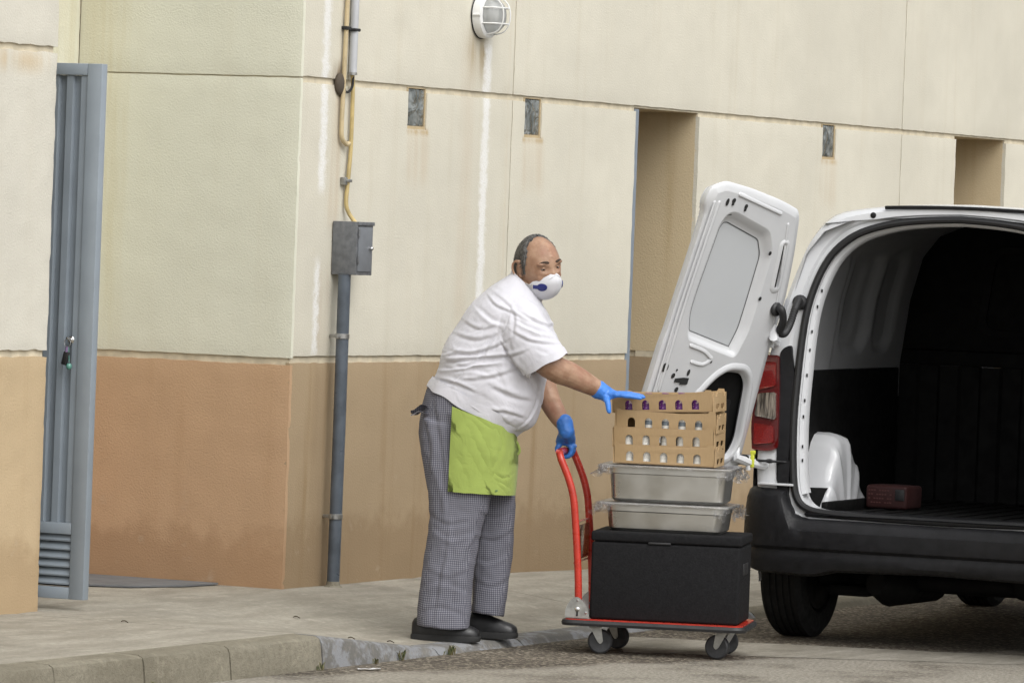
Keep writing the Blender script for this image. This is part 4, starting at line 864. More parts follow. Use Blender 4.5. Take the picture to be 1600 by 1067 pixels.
# open left rear door, hinged on the left edge and swung out past a right angle
AL = R_(111.62)
RD = thing('rear_door', parent=VAN); RD['label'] = 'open white rear door seen from its inner side'
def dmap(w, z, n):
    """w from hinge to free edge, z height, n towards the inside of the closed door"""
    xr = 0.334 * (z - 0.6) + 0.0137 * (z - 0.6) ** 2 + n
    return Vector((0.10 + xr * math.cos(AL) - w * math.sin(AL), 0.93 - xr * math.sin(AL) - w * math.cos(AL), z))
def dpart(name, bm, m, smooth=0.7): return obj(name, bm, m, RD, smooth)
OUT = [(0.0, 0.70), (0.80, 0.68), (0.80, 1.08), (0.797, 1.30), (0.790, 1.36), (0.786, 1.55), (0.782, 1.76), (0.786, 1.86), (0.806, 1.90), (0.806, 1.945), (0.790, 1.982), (0.722, 2.005), (0.526, 1.980), (0.294, 1.932), (0.178, 1.884), (0.155, 1.85), (0.112, 1.688), (0.060, 1.493), (0.034, 1.297), (0.012, 0.95)]
OUT = [(w - 0.022 if w > 0.7 else (w + 0.042 if z < 1.35 else w + 0.012 if z < 1.55 else w - 0.006) if w < 0.2 else w, z - (0.012 if z > 1.9 else 0)) for w, z in OUT]
OUT = rloop(OUT, [0.03, 0.03] + [0.02] * 6 + [0.02, 0.02, 0.02, 0.03] + [0.06] * 8, 3)
WIN = rloop([(0.672, 1.810), (0.640, 1.860), (0.590, 1.868), (0.330, 1.792), (0.268, 1.700), (0.262, 1.500), (0.262, 1.36), (0.300, 1.235), (0.420, 1.262), (0.650, 1.315), (0.690, 1.42), (0.690, 1.52)], 0.035, 4)
POC = rloop([(0.475, 1.060), (0.390, 1.150), (0.320, 1.185), (0.215, 1.180), (0.165, 1.13), (0.120, 0.88), (0.150, 0.80), (0.56, 0.78), (0.60, 0.84), (0.54, 0.98)], 0.05, 4)
SLOT = rloop([(0.200, 1.735), (0.224, 1.735), (0.196, 1.545), (0.168, 1.545)], 0.012, 4)
N0 = -0.032                                    # outer skin, inner face at n = 0
bm = bmesh.new(); plate(bm, [inset(OUT, 0.010)], 0.006, lambda a, b, n: dmap(a, b, -0.056 - n)); dpart('outer_skin', bm, M_WHITE)
bm = bmesh.new(); IN1 = inset(OUT, 0.012); IN2 = inset(OUT, 0.030); IN3 = inset(OUT, 0.046)
def lring(lp, n): return [dmap(a, b, n) for a, b in lp]
loft(bm, [lring(inset(OUT, 0.010), -0.056), lring(inset(OUT, 0.004), -0.050), lring(OUT, N0), lring(inset(OUT, -0.002), N0 + 0.010), lring(inset(OUT, 0.006), -0.014), lring(inset(OUT, 0.020), -0.010), lring(inset(OUT, 0.034), -0.003), lring(inset(OUT, 0.040), -0.002)], caps=False); dpart('door_edge', bm, M_WHITE, 1.0)
bm = bmesh.new(); base = inset(OUT, 0.040)
tris = [base, WIN, POC, SLOT]; polys = [[Vector((a, b, 0)) for a, b in lp] for lp in tris]; fl_ = [p for lp in polys for p in lp]
vs = [bm.verts.new(dmap(p.x, p.y, -0.002)) for p in fl_]
for t_ in tessellate_polygon(polys): bm.faces.new([vs[i] for i in t_])
dpart('inner_panel', bm, M_WHITE, 0.7)
bm = bmesh.new(); loft(bm, [lring(WIN, -0.002), lring(inset(WIN, 0.006), -0.004), lring(inset(WIN, 0.022), -0.022), lring(inset(WIN, 0.030), -0.030), lring(inset(WIN, 0.045), -0.034)], caps=False); wr_ = dpart('window_recess', bm, M_WHITE, 1.2)
bm = bmesh.new(); w2 = inset(WIN, 0.042); plate(bm, [w2], 0.004, lambda a, b, n: dmap(a, b, -0.040 + n)); obj('blank_pane', bm, simple('grey_white_blank', (0.55, 0.57, 0.59), 0.4, var=0.01, rvar=0.01), wr_)
bm = bmesh.new(); loft(bm, [lring(inset(WIN, 0.040), -0.037), lring(inset(WIN, 0.044), -0.033), lring(inset(WIN, 0.048), -0.0345)], caps=False); obj('pane_seal', bm, simple('grey_seal', (0.12, 0.125, 0.13), 0.5), wr_)
bm = bmesh.new(); loft(bm, [lring(inset(POC, -0.035), -0.0015), lring(inset(POC, -0.018), 0.010), lring(inset(POC, -0.004), 0.008), lring(POC, -0.004), lring(inset(POC, 0.006), -0.020)], caps=False); dpart('pocket_rim', bm, M_WHITE, 1.2)
bm = bmesh.new(); plate(bm, [inset(POC, -0.01)], 0.004, lambda a, b, n: dmap(a, b, -0.045 + n)); pb = dpart('pocket_back', bm, M_BLKL)
bm = bmesh.new(); plate(bm, [rloop([(0.20, 0.95), (0.28, 0.96), (0.27, 1.05), (0.22, 1.06)], 0.015, 3)], 0.015, lambda a, b, n: dmap(a, b, -0.038 + n)); obj('pocket_boss', bm, M_BLKP, pb)
bm = bmesh.new(); plate(bm, [inset(SLOT, -0.002)], 0.003, lambda a, b, n: dmap(a, b, -0.014 + n)); dpart('handle_slot', bm, M_DARK)
bm = bmesh.new(); loft(bm, [lring(inset(SLOT, -0.022), -0.0015), lring(inset(SLOT, -0.012), 0.005), lring(SLOT, 0.004), lring(inset(SLOT, 0.001), -0.012)], caps=False); dpart('slot_rim', bm, M_WHITE, 1.2)
for pts_, h in (([(0.60, 1.94), (0.30, 1.868)], 0.006), ([(0.716, 1.90), (0.730, 1.50), (0.728, 1.10)], 0.006), ([(0.612, 1.292), (0.52, 1.270), (0.47, 1.245), (0.455, 1.235), (0.50, 1.212), (0.575, 1.222)], 0.006), ([(0.745, 1.9), (0.757, 1.45), (0.757, 1.0)], 0.005), ([(0.23, 1.82), (0.17, 1.6), (0.12, 1.40)], 0.005)):
    bm = bmesh.new(); tube(bm, catmull([dmap(a, b, -0.001) for a, b in pts_], 6), h * 1.6, 10, round_ends=True, flat=((math.cos(AL), -math.sin(AL), 0), 0.30)); dpart('pressed_rib', bm, M_WHITE, 1.2)
def hole(w, z, r, ry=None):
    bm = bmesh.new(); plate(bm, [circ((w, z), r, 14, ry)], 0.0015, lambda a, b, n: dmap(a, b, 0.0 + n)); dpart('access_hole', bm, M_DARK)
for w, z, r, ry in ((0.735, 1.195, 0.020, None), (0.668, 1.160, 0.011, None), (0.621, 1.100, 0.011, None), (0.618, 1.070, 0.011, None), (0.576, 1.174, 0.008, 0.014), (0.655, 1.184, 0.005, None), (0.666, 1.904, 0.009, 0.016), (0.628, 1.911, 0.011, 0.011), (0.539, 1.889, 0.010, 0.010), (0.290, 1.694, 0.009, None), (0.262, 1.498, 0.009, None), (0.452, 1.222, 0.005, 0.007)): hole(w, z, r, ry)
for w, z in ((0.628, 1.903), (0.539, 1.881)):
    bm = bmesh.new(); plate(bm, [[(w - 0.006, z - 0.012), (w + 0.006, z - 0.012), (w + 0.006, z + 0.004), (w - 0.006, z + 0.004)]], 0.0025, lambda a, b, n: dmap(a, b, n)); dpart('access_hole', bm, M_DARK)
bm = bmesh.new(); plate(bm, [[(0.565, 1.122), (0.612, 1.122), (0.612, 1.130), (0.650, 1.132), (0.650, 1.148), (0.600, 1.152), (0.565, 1.150)]], 0.003, lambda a, b, n: dmap(a, b, n)); dpart('latch_opening', bm, M_DARK)
bm = bmesh.new(); plate(bm, [rloop([(0.60, 1.852), (0.66, 1.842), (0.64, 1.862)], 0.006, 2)], 0.004, lambda a, b, n: dmap(a, b, -0.012 + n)); dpart('access_hole', bm, M_DARK)
# the right-hand door, folded out the same way
RD2 = copy_tree(RD, VAN); RD2.scale = (1, -1, 1); RD2['label'] = 'open white right rear door'
# corrugated cable boot between door and body
p0 = dmap(0.140, 1.455, 0.004); p1 = Vector((rake(1.48) + 0.012, 0.700, 1.485))
dv_ = p1 - p0
boot = catmull([p0, p0 + Vector((-0.018, -0.030, 0.0)), p0 + dv_ * 0.10 + Vector((-0.02, -0.03, -0.050)), p0 + dv_ * 0.28 + Vector((-0.03, 0, -0.105)), p0 + dv_ * 0.52 + Vector((-0.04, 0, -0.120)), p0 + dv_ * 0.76 + Vector((-0.045, 0, -0.085)), p0 + dv_ * 0.93 + Vector((-0.045, 0, -0.030)), p1 + Vector((-0.02, 0, 0.008)), p1], 12)
n_ = len(boot); bm = bmesh.new(); tube(bm, boot, [0.0155 + (0.0018 * (1 if i % 2 else -1) if 30 < i < n_ - 24 else 0.001) for i in range(n_)], 14); part('cable_boot', bm, M_RUB)
bm = bmesh.new(); lathe(bm, [(0.032, -0.004), (0.030, 0.008), (0.022, 0.014)], 16, axis_matrix(p0, (math.cos(AL), -math.sin(AL), 0))); part('boot_flange', bm, M_RUB)
bm = bmesh.new(); lathe(bm, [(0.034, -0.002), (0.032, 0.012), (0.024, 0.022)], 16, axis_matrix(p1, (-1, 0, 0))); part('boot_flange', bm, M_RUB)
# hinges and check strap
for z in (1.335, 0.80):
    a = dmap(0.10, z, 0.0); b = Vector((rake(z) + 0.02, 0.80, z - 0.03)); c = (a + b) / 2 + Vector((-0.035, 0.0, 0.0))
    bm = bmesh.new(); tube(bm, [a + Vector((0, 0, 0.045)), a + Vector((-0.02, -0.01, 0.0)), c, b], [0.020, 0.022, 0.020, 0.022], 8); tube(bm, [c + Vector((0, 0, -0.035)), c + Vector((0, 0, 0.03))], 0.011, 10); part('door_hinge', bm, M_WHITE)
a = dmap(0.065, 0.795, 0.0); b = Vector((0.075, 0.700, 0.79))
bm = bmesh.new(); tube(bm, [a, a.lerp(b, 0.5) + Vector((-0.01, 0, 0)), b], 0.006, 8); box(bm, (-0.03, -0.028, -0.022), (0.03, 0.028, 0.022), 0.006, 2, Matrix.Translation(a.lerp(b, 0.10))); ellipsoid(bm, a.lerp(b, 0.62), (0.012, 0.02, 0.010)); cs_ = part('check_strap', bm, M_BLKP)
yl = simple('yellow_clip', (0.62, 0.66, 0.06), 0.4); c = a.lerp(b, 0.30)
bm = bmesh.new(); box(bm, (c.x - 0.036, c.y - 0.008, c.z - 0.032), (c.x - 0.018, c.y + 0.008, c.z + 0.036), 0.005); box(bm, (c.x - 0.036, c.y - 0.012, c.z + 0.026), (c.x - 0.018, c.y + 0.010, c.z + 0.042), 0.004); obj('strap_clip', bm, yl, cs_)
# red case left in the load space
def in_van(x, y, z): c, s = math.cos(R_(4)), math.sin(R_(4)); return (0.6066 + c * x - s * y, -2.8299 + s * x + c * y, z)
rc = thing('tool_case', 'red plastic case with pale lettering on the van floor', 'case', in_van(0.82, 0.445, 0.578), R_(4 + 180 - 6))
bm = bmesh.new(); box(bm, (-0.09, -0.10, 0), (0.09, 0.10, 0.105), 0.015, 3); obj('case_body', bm, simple('red_case', (0.026, 0.0025, 0.002), 0.8), rc)
bm = bmesh.new(); box(bm, (0.085, 0.045, 0.04), (0.094, 0.09, 0.09), 0.004); obj('case_handle', bm, M_RUB, rc)
mp = simple('pale_print', (0.07, 0.022, 0.02), 0.7)
for k in range(4):
    bm = bmesh.new(); x_ = 0.0905
    for j in range(9): 
        if (j * 7 + k * 3) % 5: box(bm, (x_, -0.085 + j * 0.013, 0.025 + k * 0.018), (x_ + 0.0006, -0.085 + j * 0.013 + 0.009, 0.031 + k * 0.018))
    obj('print_line', bm, mp, rc, 0)
#@@PART4
# ------------------------------------------------------------------ the man pushing the trolley
# local axes of the figure: x to his front (along the street view), y away from the street side, z up
MAN_AT = Vector((-0.75, -1.31, 0.03)); MAN_YAW = math.atan2(-0.90032, 0.43524)
man = thing('person', 'person in white shirt, checked trousers, green apron, mask and blue gloves', 'person', MAN_AT, MAN_YAW)
CR, SR = math.cos(R_(2.18)), math.sin(R_(2.18)); MS = 372.9; MD = 23.02
def L(u, v, y=0.0):                          # drawing units (u right, v down) to metres in the figure's own frame
    du, dv = u - 737.0, v - 1000.0; s = MS * MD / (MD + y)
    return Vector(((du * CR + dv * SR) / s, y, (du * SR - dv * CR) / s))
def ring(a, b, d, y=0.0, n=40, e=2.3, yb=None, back=None):
    A, B = L(*a, y), L(*b, y); C = (A + B) / 2; Hh = (B - A) / 2; out = []
    for k in range(n):
        t = 2 * math.pi * k / n; c, s = math.cos(t), math.sin(t)
        cc = math.copysign(abs(c) ** (2 / e), c); ss = math.copysign(abs(s) ** (2 / e), s)
        out.append(C + Hh * cc + Vector((0, d * ss, 0)))
    return out
def loft_px(bm, secs, n=40, sub=4, e=2.3):
    """secs: (a, b, depth half-width, y centre), smoothly interpolated"""
    flat = [(*a, *b, d, y) for a, b, d, y in secs]; cols = []
    for i in range(6):
        cols.append([p.x for p in catmull([Vector((f[i], 0, 0)) for f in flat], sub)])
    rings = [ring((cols[0][k], cols[1][k]), (cols[2][k], cols[3][k]), cols[4][k], cols[5][k], n, e) for k in range(len(cols[0]))]
    loft(bm, rings); return rings
def folds(me, lst, ax=(0, 2), only=None):
    co, no = get_co(me); disp = np.zeros(len(co))
    for pts, w, amp, kind in lst:
        P_ = [(L(u, v).x, L(u, v).z) for u, v in pts]; P_ = [(p.x, p.y) for p in catmull([Vector((a, b, 0)) for a, b in P_], 4)]
        d, s, t = seg_dist(co, P_, ax); k = np.sin(np.pi * np.clip(t, 0.02, 0.98)) ** 0.6
        if kind == 'r': f = np.exp(-(d / w) ** 2)
        else: f = s * (d / w) * np.exp(0.5 - 0.5 * (d / w) ** 2) * 0.8 + 0.35 * np.exp(-(d / (w * 0.6)) ** 2)
        m = np.ones(len(co)) if only is None else only(co, no)
        disp += amp * f * k * m
    set_co(me, co + no * disp[:, None])
def wobble(me, amp, sc, seed=0):
    co, no = get_co(me); d = np.array([noise.noise(Vector(c * sc + seed)) for c in co]) * amp; set_co(me, co + no * d[:, None])

def skin_mat():
    t = NT('skin'); c = t.mix(t.ramp(t.noise(22, 4), 0.35, 0.7), (0.275, 0.155, 0.096), (0.38, 0.24, 0.16))
    c = t.mix(t.ramp(t.noise(9, 2), 0.50, 0.72, 0, 0.3), c, (0.33, 0.13, 0.09)); t.color(c); t.set(Roughness=0.5, Subsurface_Weight=0.08, Subsurface_Scale=0.01, Specular_IOR_Level=0.4)
    t.p.inputs['Subsurface Radius'].default_value = (1.0, 0.35, 0.2); t.normal(t.bump(t.noise(190, 2), 0.25, 0.002)); return t.m
M_SKIN = skin_mat()
def cloth(name, col, rough=0.85, weave=900, var=0.05):
    t = NT(name); t.color(t.mix(t.ramp(t.noise(5, 3), 0.3, 0.7), tuple(v * (1 - var) for v in col), tuple(min(1, v * (1 + var)) for v in col))); t.set(Roughness=rough, Sheen_Weight=0.15, Specular_IOR_Level=0.2)
    h = t.math('ADD', t.noise(13, 3, 0.5, dist=0.9), t.math('MULTIPLY', t.noise(weave, 1), 0.05)); t.normal(t.bump(h, 0.45, 0.012)); return t.m
M_SHIRT = cloth('white_shirt', (0.57, 0.565, 0.605)); M_APRON = cloth('green_apron', (0.275, 0.345, 0.085), var=0.10); M_GLOVE = simple('blue_nitrile', (0.045, 0.19, 0.60), 0.42, var=0.15, vscale=25, bs=80, bd=0.002)
def check_mat():
    t = NT('blue_white_check'); e = t.xyz(); g = t.n('ShaderNodeNewGeometry'); nn = t.n('ShaderNodeSeparateXYZ'); vt = t.n('ShaderNodeVectorTransform', vector_type='NORMAL', convert_from='WORLD', convert_to='OBJECT'); t.l(g.outputs['Normal'], vt.inputs[0]); t.l(vt.outputs[0], nn.inputs[0])
    sel = t.math('GREATER_THAN', t.math('ABSOLUTE', nn.outputs[0]), t.math('ABSOLUTE', nn.outputs[1])); wob = t.math('MULTIPLY', t.noise(6, 2), 0.03)
    h = t.math('ADD', t.math('ADD', t.math('MULTIPLY', e[1], sel), t.math('MULTIPLY', e[0], t.math('SUBTRACT', 1.0, sel))), wob); v_ = t.math('ADD', e[2], wob)
    k = 2 * math.pi / 0.0086; a = t.math('GREATER_THAN', t.math('SINE', t.math('MULTIPLY', h, k)), 0.0); b = t.math('GREATER_THAN', t.math('SINE', t.math('MULTIPLY', v_, k)), 0.0)
    c = t.mix(t.math('MULTIPLY', a, b), t.mix(t.math('MAXIMUM', a, b), (0.075, 0.075, 0.096), (0.125, 0.125, 0.15)), (0.245, 0.245, 0.275)); t.color(c); t.set(Roughness=0.9, Specular_IOR_Level=0.15)
    t.normal(t.bump(t.noise(24, 3), 0.3, 0.006)); return t.m
M_CHECK = check_mat(); M_SHOE = simple('black_shoe', (0.011, 0.011, 0.012), 0.45, var=0.3, vscale=20); M_SOLE = simple('shoe_sole', (0.014, 0.014, 0.014), 0.7)

# trousers
bm = bmesh.new()
loft_px(bm, [((650, 974), (735, 979), 0.098, -0.105), ((654, 935), (737, 940), 0.094, -0.105), ((661, 880), (741, 886), 0.092, -0.105), ((668, 830), (750, 837), 0.094, -0.105), ((671, 790), (760, 798), 0.098, -0.10), ((664, 740), (776, 752), 0.104, -0.095), ((657, 695), (790, 715), 0.108, -0.085), ((658, 650), (798, 690), 0.108, -0.08)], e=2.5)
loft_px(bm, [((735, 957), (787, 966), 0.092, 0.105), ((737, 915), (793, 922), 0.090, 0.105), ((738, 865), (800, 872), 0.090, 0.105), ((736, 815), (804, 824), 0.094, 0.10), ((726, 765), (805, 778), 0.100, 0.095), ((700, 715), (803, 735), 0.104, 0.09), ((675, 670), (800, 702), 0.108, 0.08)], e=2.5)
loft_px(bm, [((660, 715), (797, 742), 0.175, 0.0), ((655, 680), (800, 716), 0.188, 0.0), ((656, 650), (803, 694), 0.190, 0.0), ((662, 622), (800, 676), 0.186, 0.0), ((671, 600), (793, 655), 0.180, 0.0)])
tr_me = remesh(bm, 0.0065, 5)
FA = [([(665, 700), (690, 760), (700, 830), (690, 930)], 0.018, 0.006, 'r'), ([(680, 620), (690, 680), (697, 740), (690, 800)], 0.012, 0.005, 's'), ([(704, 775), (700, 850), (690, 900), (678, 975)], 0.010, 0.005, 's'),
     ([(670, 795), (700, 812), (735, 806)], 0.012, 0.006, 's'), ([(676, 820), (705, 838), (745, 826)], 0.012, -0.006, 's'), ([(664, 880), (700, 895), (738, 880)], 0.014, 0.006, 's'), ([(662, 915), (690, 905), (735, 925)], 0.013, -0.006, 's'), ([(656, 950), (690, 940), (736, 958)], 0.012, 0.006, 's'),
     ([(738, 830), (770, 842), (803, 825)], 0.012, 0.007, 's'), ([(738, 870), (765, 880), (800, 862)], 0.012, -0.006, 's'), ([(742, 905), (770, 915), (796, 900)], 0.012, 0.006, 's'), ([(745, 790), (770, 805), (804, 795)], 0.012, 0.006, 's'),
     ([(660, 640), (675, 690), (672, 740)], 0.014, 0.006, 's'), ([(760, 780), (752, 830), (742, 880), (738, 960)], 0.012, 0.006, 's'), ([(745, 830), (720, 870), (715, 940)], 0.016, 0.007, 'r'), ([(700, 640), (712, 690), (706, 760)], 0.010, 0.004, 's')]
folds(tr_me, [(a, b * 0.8, c * (0.4 if abs(a[0][1] - a[-1][1]) < 25 else 0.9), d) for a, b, c, d in FA]); wobble(tr_me, 0.005, 9.0); wobble(tr_me, 0.002, 30.0)
put('trousers', tr_me, M_CHECK, man)
# turned-out back pocket flap
bm = bmesh.new(); fr = []
for k in range(9):
    t = k / 8; u = 684 - 42 * t; v = 632 + 3 * math.sin(t * 9) + 5 * t
    fr.append([L(u, v - 2 + 8 * q_ + 3 * math.sin(t * 7 + q_ * 3), -0.125 + 0.02 * t + 0.035 * q_) for q_ in (0, 0.5, 1.0)])
loft(bm, fr, closed=False); bmesh.ops.solidify(bm, geom=bm.faces[:], thickness=0.004); obj('pocket_flap', bm, M_CHECK, man)
bm = bmesh.new(); fr = []
for k in range(7):
    t = k / 6; u = 676 - 34 * t; fr.append([L(u, 641 + 3 * math.sin(t * 8) + 3 * q_ * t, -0.128 + 0.03 * q_) for q_ in (0, 1.0)])
loft(bm, fr, closed=False); bmesh.ops.solidify(bm, geom=bm.faces[:], thickness=0.003); obj('pocket_lining', bm, M_SHIRT, man)

# shirt with short sleeves
bm = bmesh.new()
loft_px(bm, [((670, 600), (806, 676), 0.196, 0.0), ((681, 586), (832, 666), 0.206, 0.0), ((688, 562), (845, 638), 0.214, 0.0), ((697, 534), (852, 603), 0.214, 0.0), ((715, 506), (860, 565), 0.212, 0.0), ((738, 473), (866, 530), 0.212, 0.0), ((767, 448), (858, 500), 0.185, 0.0), ((789, 434), (850, 480), 0.125, 0.0), ((800, 426), (844, 468), 0.085, 0.0)])
def sleeve(cs):
    rings = []; n = 28
    C_ = [L(u, v, y) for u, v, y, *_ in cs]
    for i, (u, v, y, r, rd) in enumerate(cs):
        d = (C_[min(i + 1, len(cs) - 1)] - C_[max(i - 1, 0)]).normalized(); s = Vector((d.z, 0, -d.x)).normalized(); w = d.cross(s).normalized()
        rings.append([C_[i] + s * r * math.cos(2 * math.pi * k / n) + w * rd * math.sin(2 * math.pi * k / n) for k in range(n)])
    d = (C_[-1] - C_[-2]).normalized()
    for sc_, dp in ((0.90, 0.0), (0.86, -0.02), (0.80, -0.05)): rings.append([C_[-1] + (p - C_[-1]) * sc_ + d * dp for p in rings[len(cs) - 1]])
    loft(bm, rings)
sleeve([(796, 478, -0.10, 0.085, 0.08), (812, 500, -0.155, 0.108, 0.085), (826, 524, -0.185, 0.108, 0.084), (840, 545, -0.205, 0.102, 0.080), (853.5, 562.5, -0.215, 0.099, 0.078)])
sleeve([(800, 480, 0.10, 0.085, 0.08), (822, 508, 0.155, 0.100, 0.085), (838, 545, 0.180, 0.096, 0.08), (848, 585, 0.185, 0.085, 0.078)])
sh_me = remesh(bm, 0.0048, 3)
FA = [([(770, 455), (790, 470), (805, 492), (803, 530)], 0.010, 0.004, 's'), ([(800, 473), (790, 515), (764, 545), (740, 562), (716, 590), (702, 602)], 0.005, 0.0028, 's'),
     ([(763, 462), (776, 476), (800, 486), (825, 500)], 0.009, 0.006, 's'), ([(812, 485), (838, 500), (862, 508), (870, 518)], 0.008, 0.006, 's'), ([(806, 500), (835, 515), (868, 522)], 0.010, -0.006, 's'), ([(800, 515), (830, 530), (872, 535)], 0.010, 0.006, 's'),
     ([(688, 566), (720, 560), (760, 556), (800, 552), (822, 545)], 0.010, 0.008, 's'), ([(684, 576), (715, 574), (750, 566), (790, 562)], 0.009, -0.008, 's'), ([(700, 544), (735, 550), (770, 540), (795, 528)], 0.011, 0.007, 's'), ([(690, 555), (705, 552), (720, 545)], 0.010, 0.008, 'r'),
     ([(712, 520), (745, 528), (780, 518)], 0.012, 0.006, 's'), ([(684, 590), (715, 597), (745, 610)], 0.010, 0.006, 's'), ([(790, 555), (815, 575), (835, 600), (846, 630)], 0.012, 0.007, 's'), ([(782, 530), (796, 550), (812, 572)], 0.009, 0.007, 's'), ([(770, 600), (800, 615), (832, 622)], 0.016, 0.007, 's'),
     ([(730, 590), (770, 585), (805, 575)], 0.013, 0.006, 's'), ([(755, 640), (790, 640), (820, 650)], 0.012, 0.006, 's'), ([(838, 585), (842, 620), (826, 655), (800, 672)], 0.006, 0.005, 's'), ([(745, 480), (768, 500), (790, 506)], 0.012, -0.006, 's'), ([(725, 500), (750, 512), (775, 505)], 0.011, 0.005, 's'),
     ([(845, 480), (858, 500), (866, 520)], 0.008, 0.005, 's'), ([(672, 596), (690, 602), (705, 603)], 0.006, 0.004, 's'), ([(700, 610), (735, 630), (770, 655), (798, 672)], 0.006, 0.005, 'r')]
rng = random.Random(21)
def wrinkles(n, cu, cv, su, sv, ang, spread, ln, w, amp):
    out = []
    for _ in range(n):
        u, v = rng.gauss(cu, su), rng.gauss(cv, sv); a = R_(ang(u, v) if callable(ang) else ang) + rng.gauss(0, R_(spread)); l_ = rng.uniform(*ln); b_ = rng.uniform(-0.2, 0.2)
        out.append(([(u - l_ * math.cos(a), v - l_ * math.sin(a)), (u + b_ * l_ * math.sin(a), v - b_ * l_ * math.cos(a)), (u + l_ * math.cos(a), v + l_ * math.sin(a))], rng.uniform(*w), rng.uniform(*amp) * rng.choice((1, 1, -1)), 's'))
    return out
WR = wrinkles(12, 712, 574, 22, 12, 2, 10, (14, 36), (0.005, 0.009), (0.0018, 0.0034)) + wrinkles(10, 785, 520, 16, 18, lambda u, v: math.degrees(math.atan2(v - 480, u - 812)), 14, (12, 28), (0.005, 0.009), (0.0014, 0.0028)) + wrinkles(6, 800, 610, 24, 24, 30, 18, (14, 34), (0.007, 0.012), (0.0014, 0.0026)) + wrinkles(6, 838, 522, 14, 14, 25, 16, (10, 24), (0.005, 0.008), (0.0014, 0.0026))
folds(sh_me, [(a, b * 0.68, c * 1.0, d) for a, b, c, d in FA] + WR); wobble(sh_me, 0.004, 8.0, 3.0); wobble(sh_me, 0.0010, 30.0, 5.0)
put('shirt', sh_me, M_SHIRT, man)
# stitched hems: a free edge below the body of the shirt and round each sleeve end
def hem(secs, name):
    bm = bmesh.new(); loft(bm, secs, caps=False); obj(name, bm, M_SHIRT, man, 1.2)
hr_ = [ring(a, b, d, 0.0, 72) for a, b, d in (((677, 588), (824, 668), 0.206), ((670, 598), (811, 677), 0.202), ((667.5, 604), (805, 683), 0.200), ((669, 604), (803, 682), 0.196), ((672, 596), (806, 675), 0.196))]
hem([[p + Vector((0, 0, 0.004 * math.sin(k * 0.7) * (1 if i in (1, 2, 3) else 0))) + (p - L(735, 640)).normalized() * 0.004 * math.sin(k * 0.9) for k, p in enumerate(r)] for i, r in enumerate(hr_)], 'shirt_hem')
e0, e1 = L(886, 545, -0.215), L(819, 579.5, -0.215); ec_ = (e0 + e1) / 2; eh = (e0 - e1) / 2; ed = Vector((eh.z, 0, -eh.x)).normalized(); ed = ed if ed.z < 0 else -ed
def srow(k_, dp): return [ec_ + ed * dp + eh * (k_ * math.cos(t)) + Vector((0, 0.080 * k_ * math.sin(t), 0)) + ed * 0.003 * math.sin(t * 5) for t in [2 * math.pi * k / 40 for k in range(40)]]
hem([srow(1.015, -0.028), srow(1.03, -0.012), srow(1.03, 0.004), srow(1.0, 0.004), srow(0.97, -0.02)], 'sleeve_hem')
bm = bmesh.new(); cr = []
for (a, b, d) in (((797, 430), (845, 476), 0.088), ((799, 422), (848, 468), 0.080), ((800, 423), (847, 467), 0.076), ((799, 433), (844, 476), 0.080)): cr.append(ring(a, b, d, 0.0, 36))
loft(bm, cr, caps=False); obj('collar', bm, M_SHIRT, man)

# apron
bm = bmesh.new(); rows = []
for k in range(25):
    t = k / 24; a = (659 - 6 * t, 612 + 148 * t); b = (804 - 3 * t + 3 * math.sin(t * 3.1), 672 + 100 * t); d = 0.200 + 0.004 * math.sin(t * 5)
    lu = 712 - 6 * t; row = []
    A, B = L(*a), L(*b); C = (A + B) / 2; Hh = (B - A) / 2
    c0 = max(-1, min(1, (L(lu, a[1] + (b[1] - a[1]) * 0.35).x - C.x) / Hh.x)); t0 = -math.acos(c0)
    for j in range(41):
        th = t0 + (0.62 * math.pi - t0) * j / 40; c, s = math.cos(th), math.sin(th); f = 0.004 * t * math.sin(j * 0.42 + 1.2 * t) + 0.006 * t * noise.noise(Vector((j * 0.12, t * 1.8, 3)))
        cc = math.copysign(abs(c) ** 0.87, c); ss = math.copysign(abs(s) ** 0.87, s)
        p = C + Hh * cc * (1.045 + f * 3) + Vector((0, d * ss * (1.06 + 0.03 * t), 0)); p += Vector((c, s, 0)) * (f * 0.8)
        row.append(p)
    rows.append(row)
loft(bm, rows, closed=False); bmesh.ops.solidify(bm, geom=bm.faces[:], thickness=0.0035); ap_me = mesh_of(bm, 'apron', 1.2)
folds(ap_me, [(a, b, c * 0.9, d) for a, b, c, d in [([(722, 640), (745, 690), (760, 720), (790, 765)], 0.010, 0.006, 's'), ([(775, 660), (785, 690), (775, 720), (768, 735)], 0.010, 0.008, 's'), ([(740, 650), (765, 700), (772, 740), (795, 760)], 0.008, -0.006, 's'), ([(776, 738), (788, 744), (800, 738)], 0.008, 0.007, 's'), ([(730, 640), (752, 655), (776, 672)], 0.010, 0.005, 's'), ([(712, 700), (730, 740), (735, 770)], 0.014, 0.005, 's')]])
ap = put('apron', ap_me, M_APRON, man)
for k, (pts, r) in enumerate((([(778, 672, -0.13), (786, 682, -0.135), (796, 686, -0.10), (802, 690, -0.05)], 0.007), ([(800, 682, -0.04), (808, 690, -0.05), (812, 703, -0.05), (806, 709, -0.05), (802, 700, -0.05)], 0.006), ([(780, 680, -0.13), (784, 690, -0.135), (790, 690, -0.125), (789, 682, -0.12)], 0.005))):
    bm = bmesh.new(); tube(bm, catmull([L(*p) for p in pts], 5), r, 8, round_ends=True); obj('apron_tie', bm, M_APRON, ap)
bm = bmesh.new()
for k in range(7):
    a = L(775.5 + k * 1.7, 761.2 + 0.16 * k, -0.150 + 0.0085 * k); box(bm, (a.x - 0.0014, a.y - 0.030, a.z - (0.004 if k else 0.006)), (a.x + 0.0014, a.y + 0.03, a.z + 0.002))
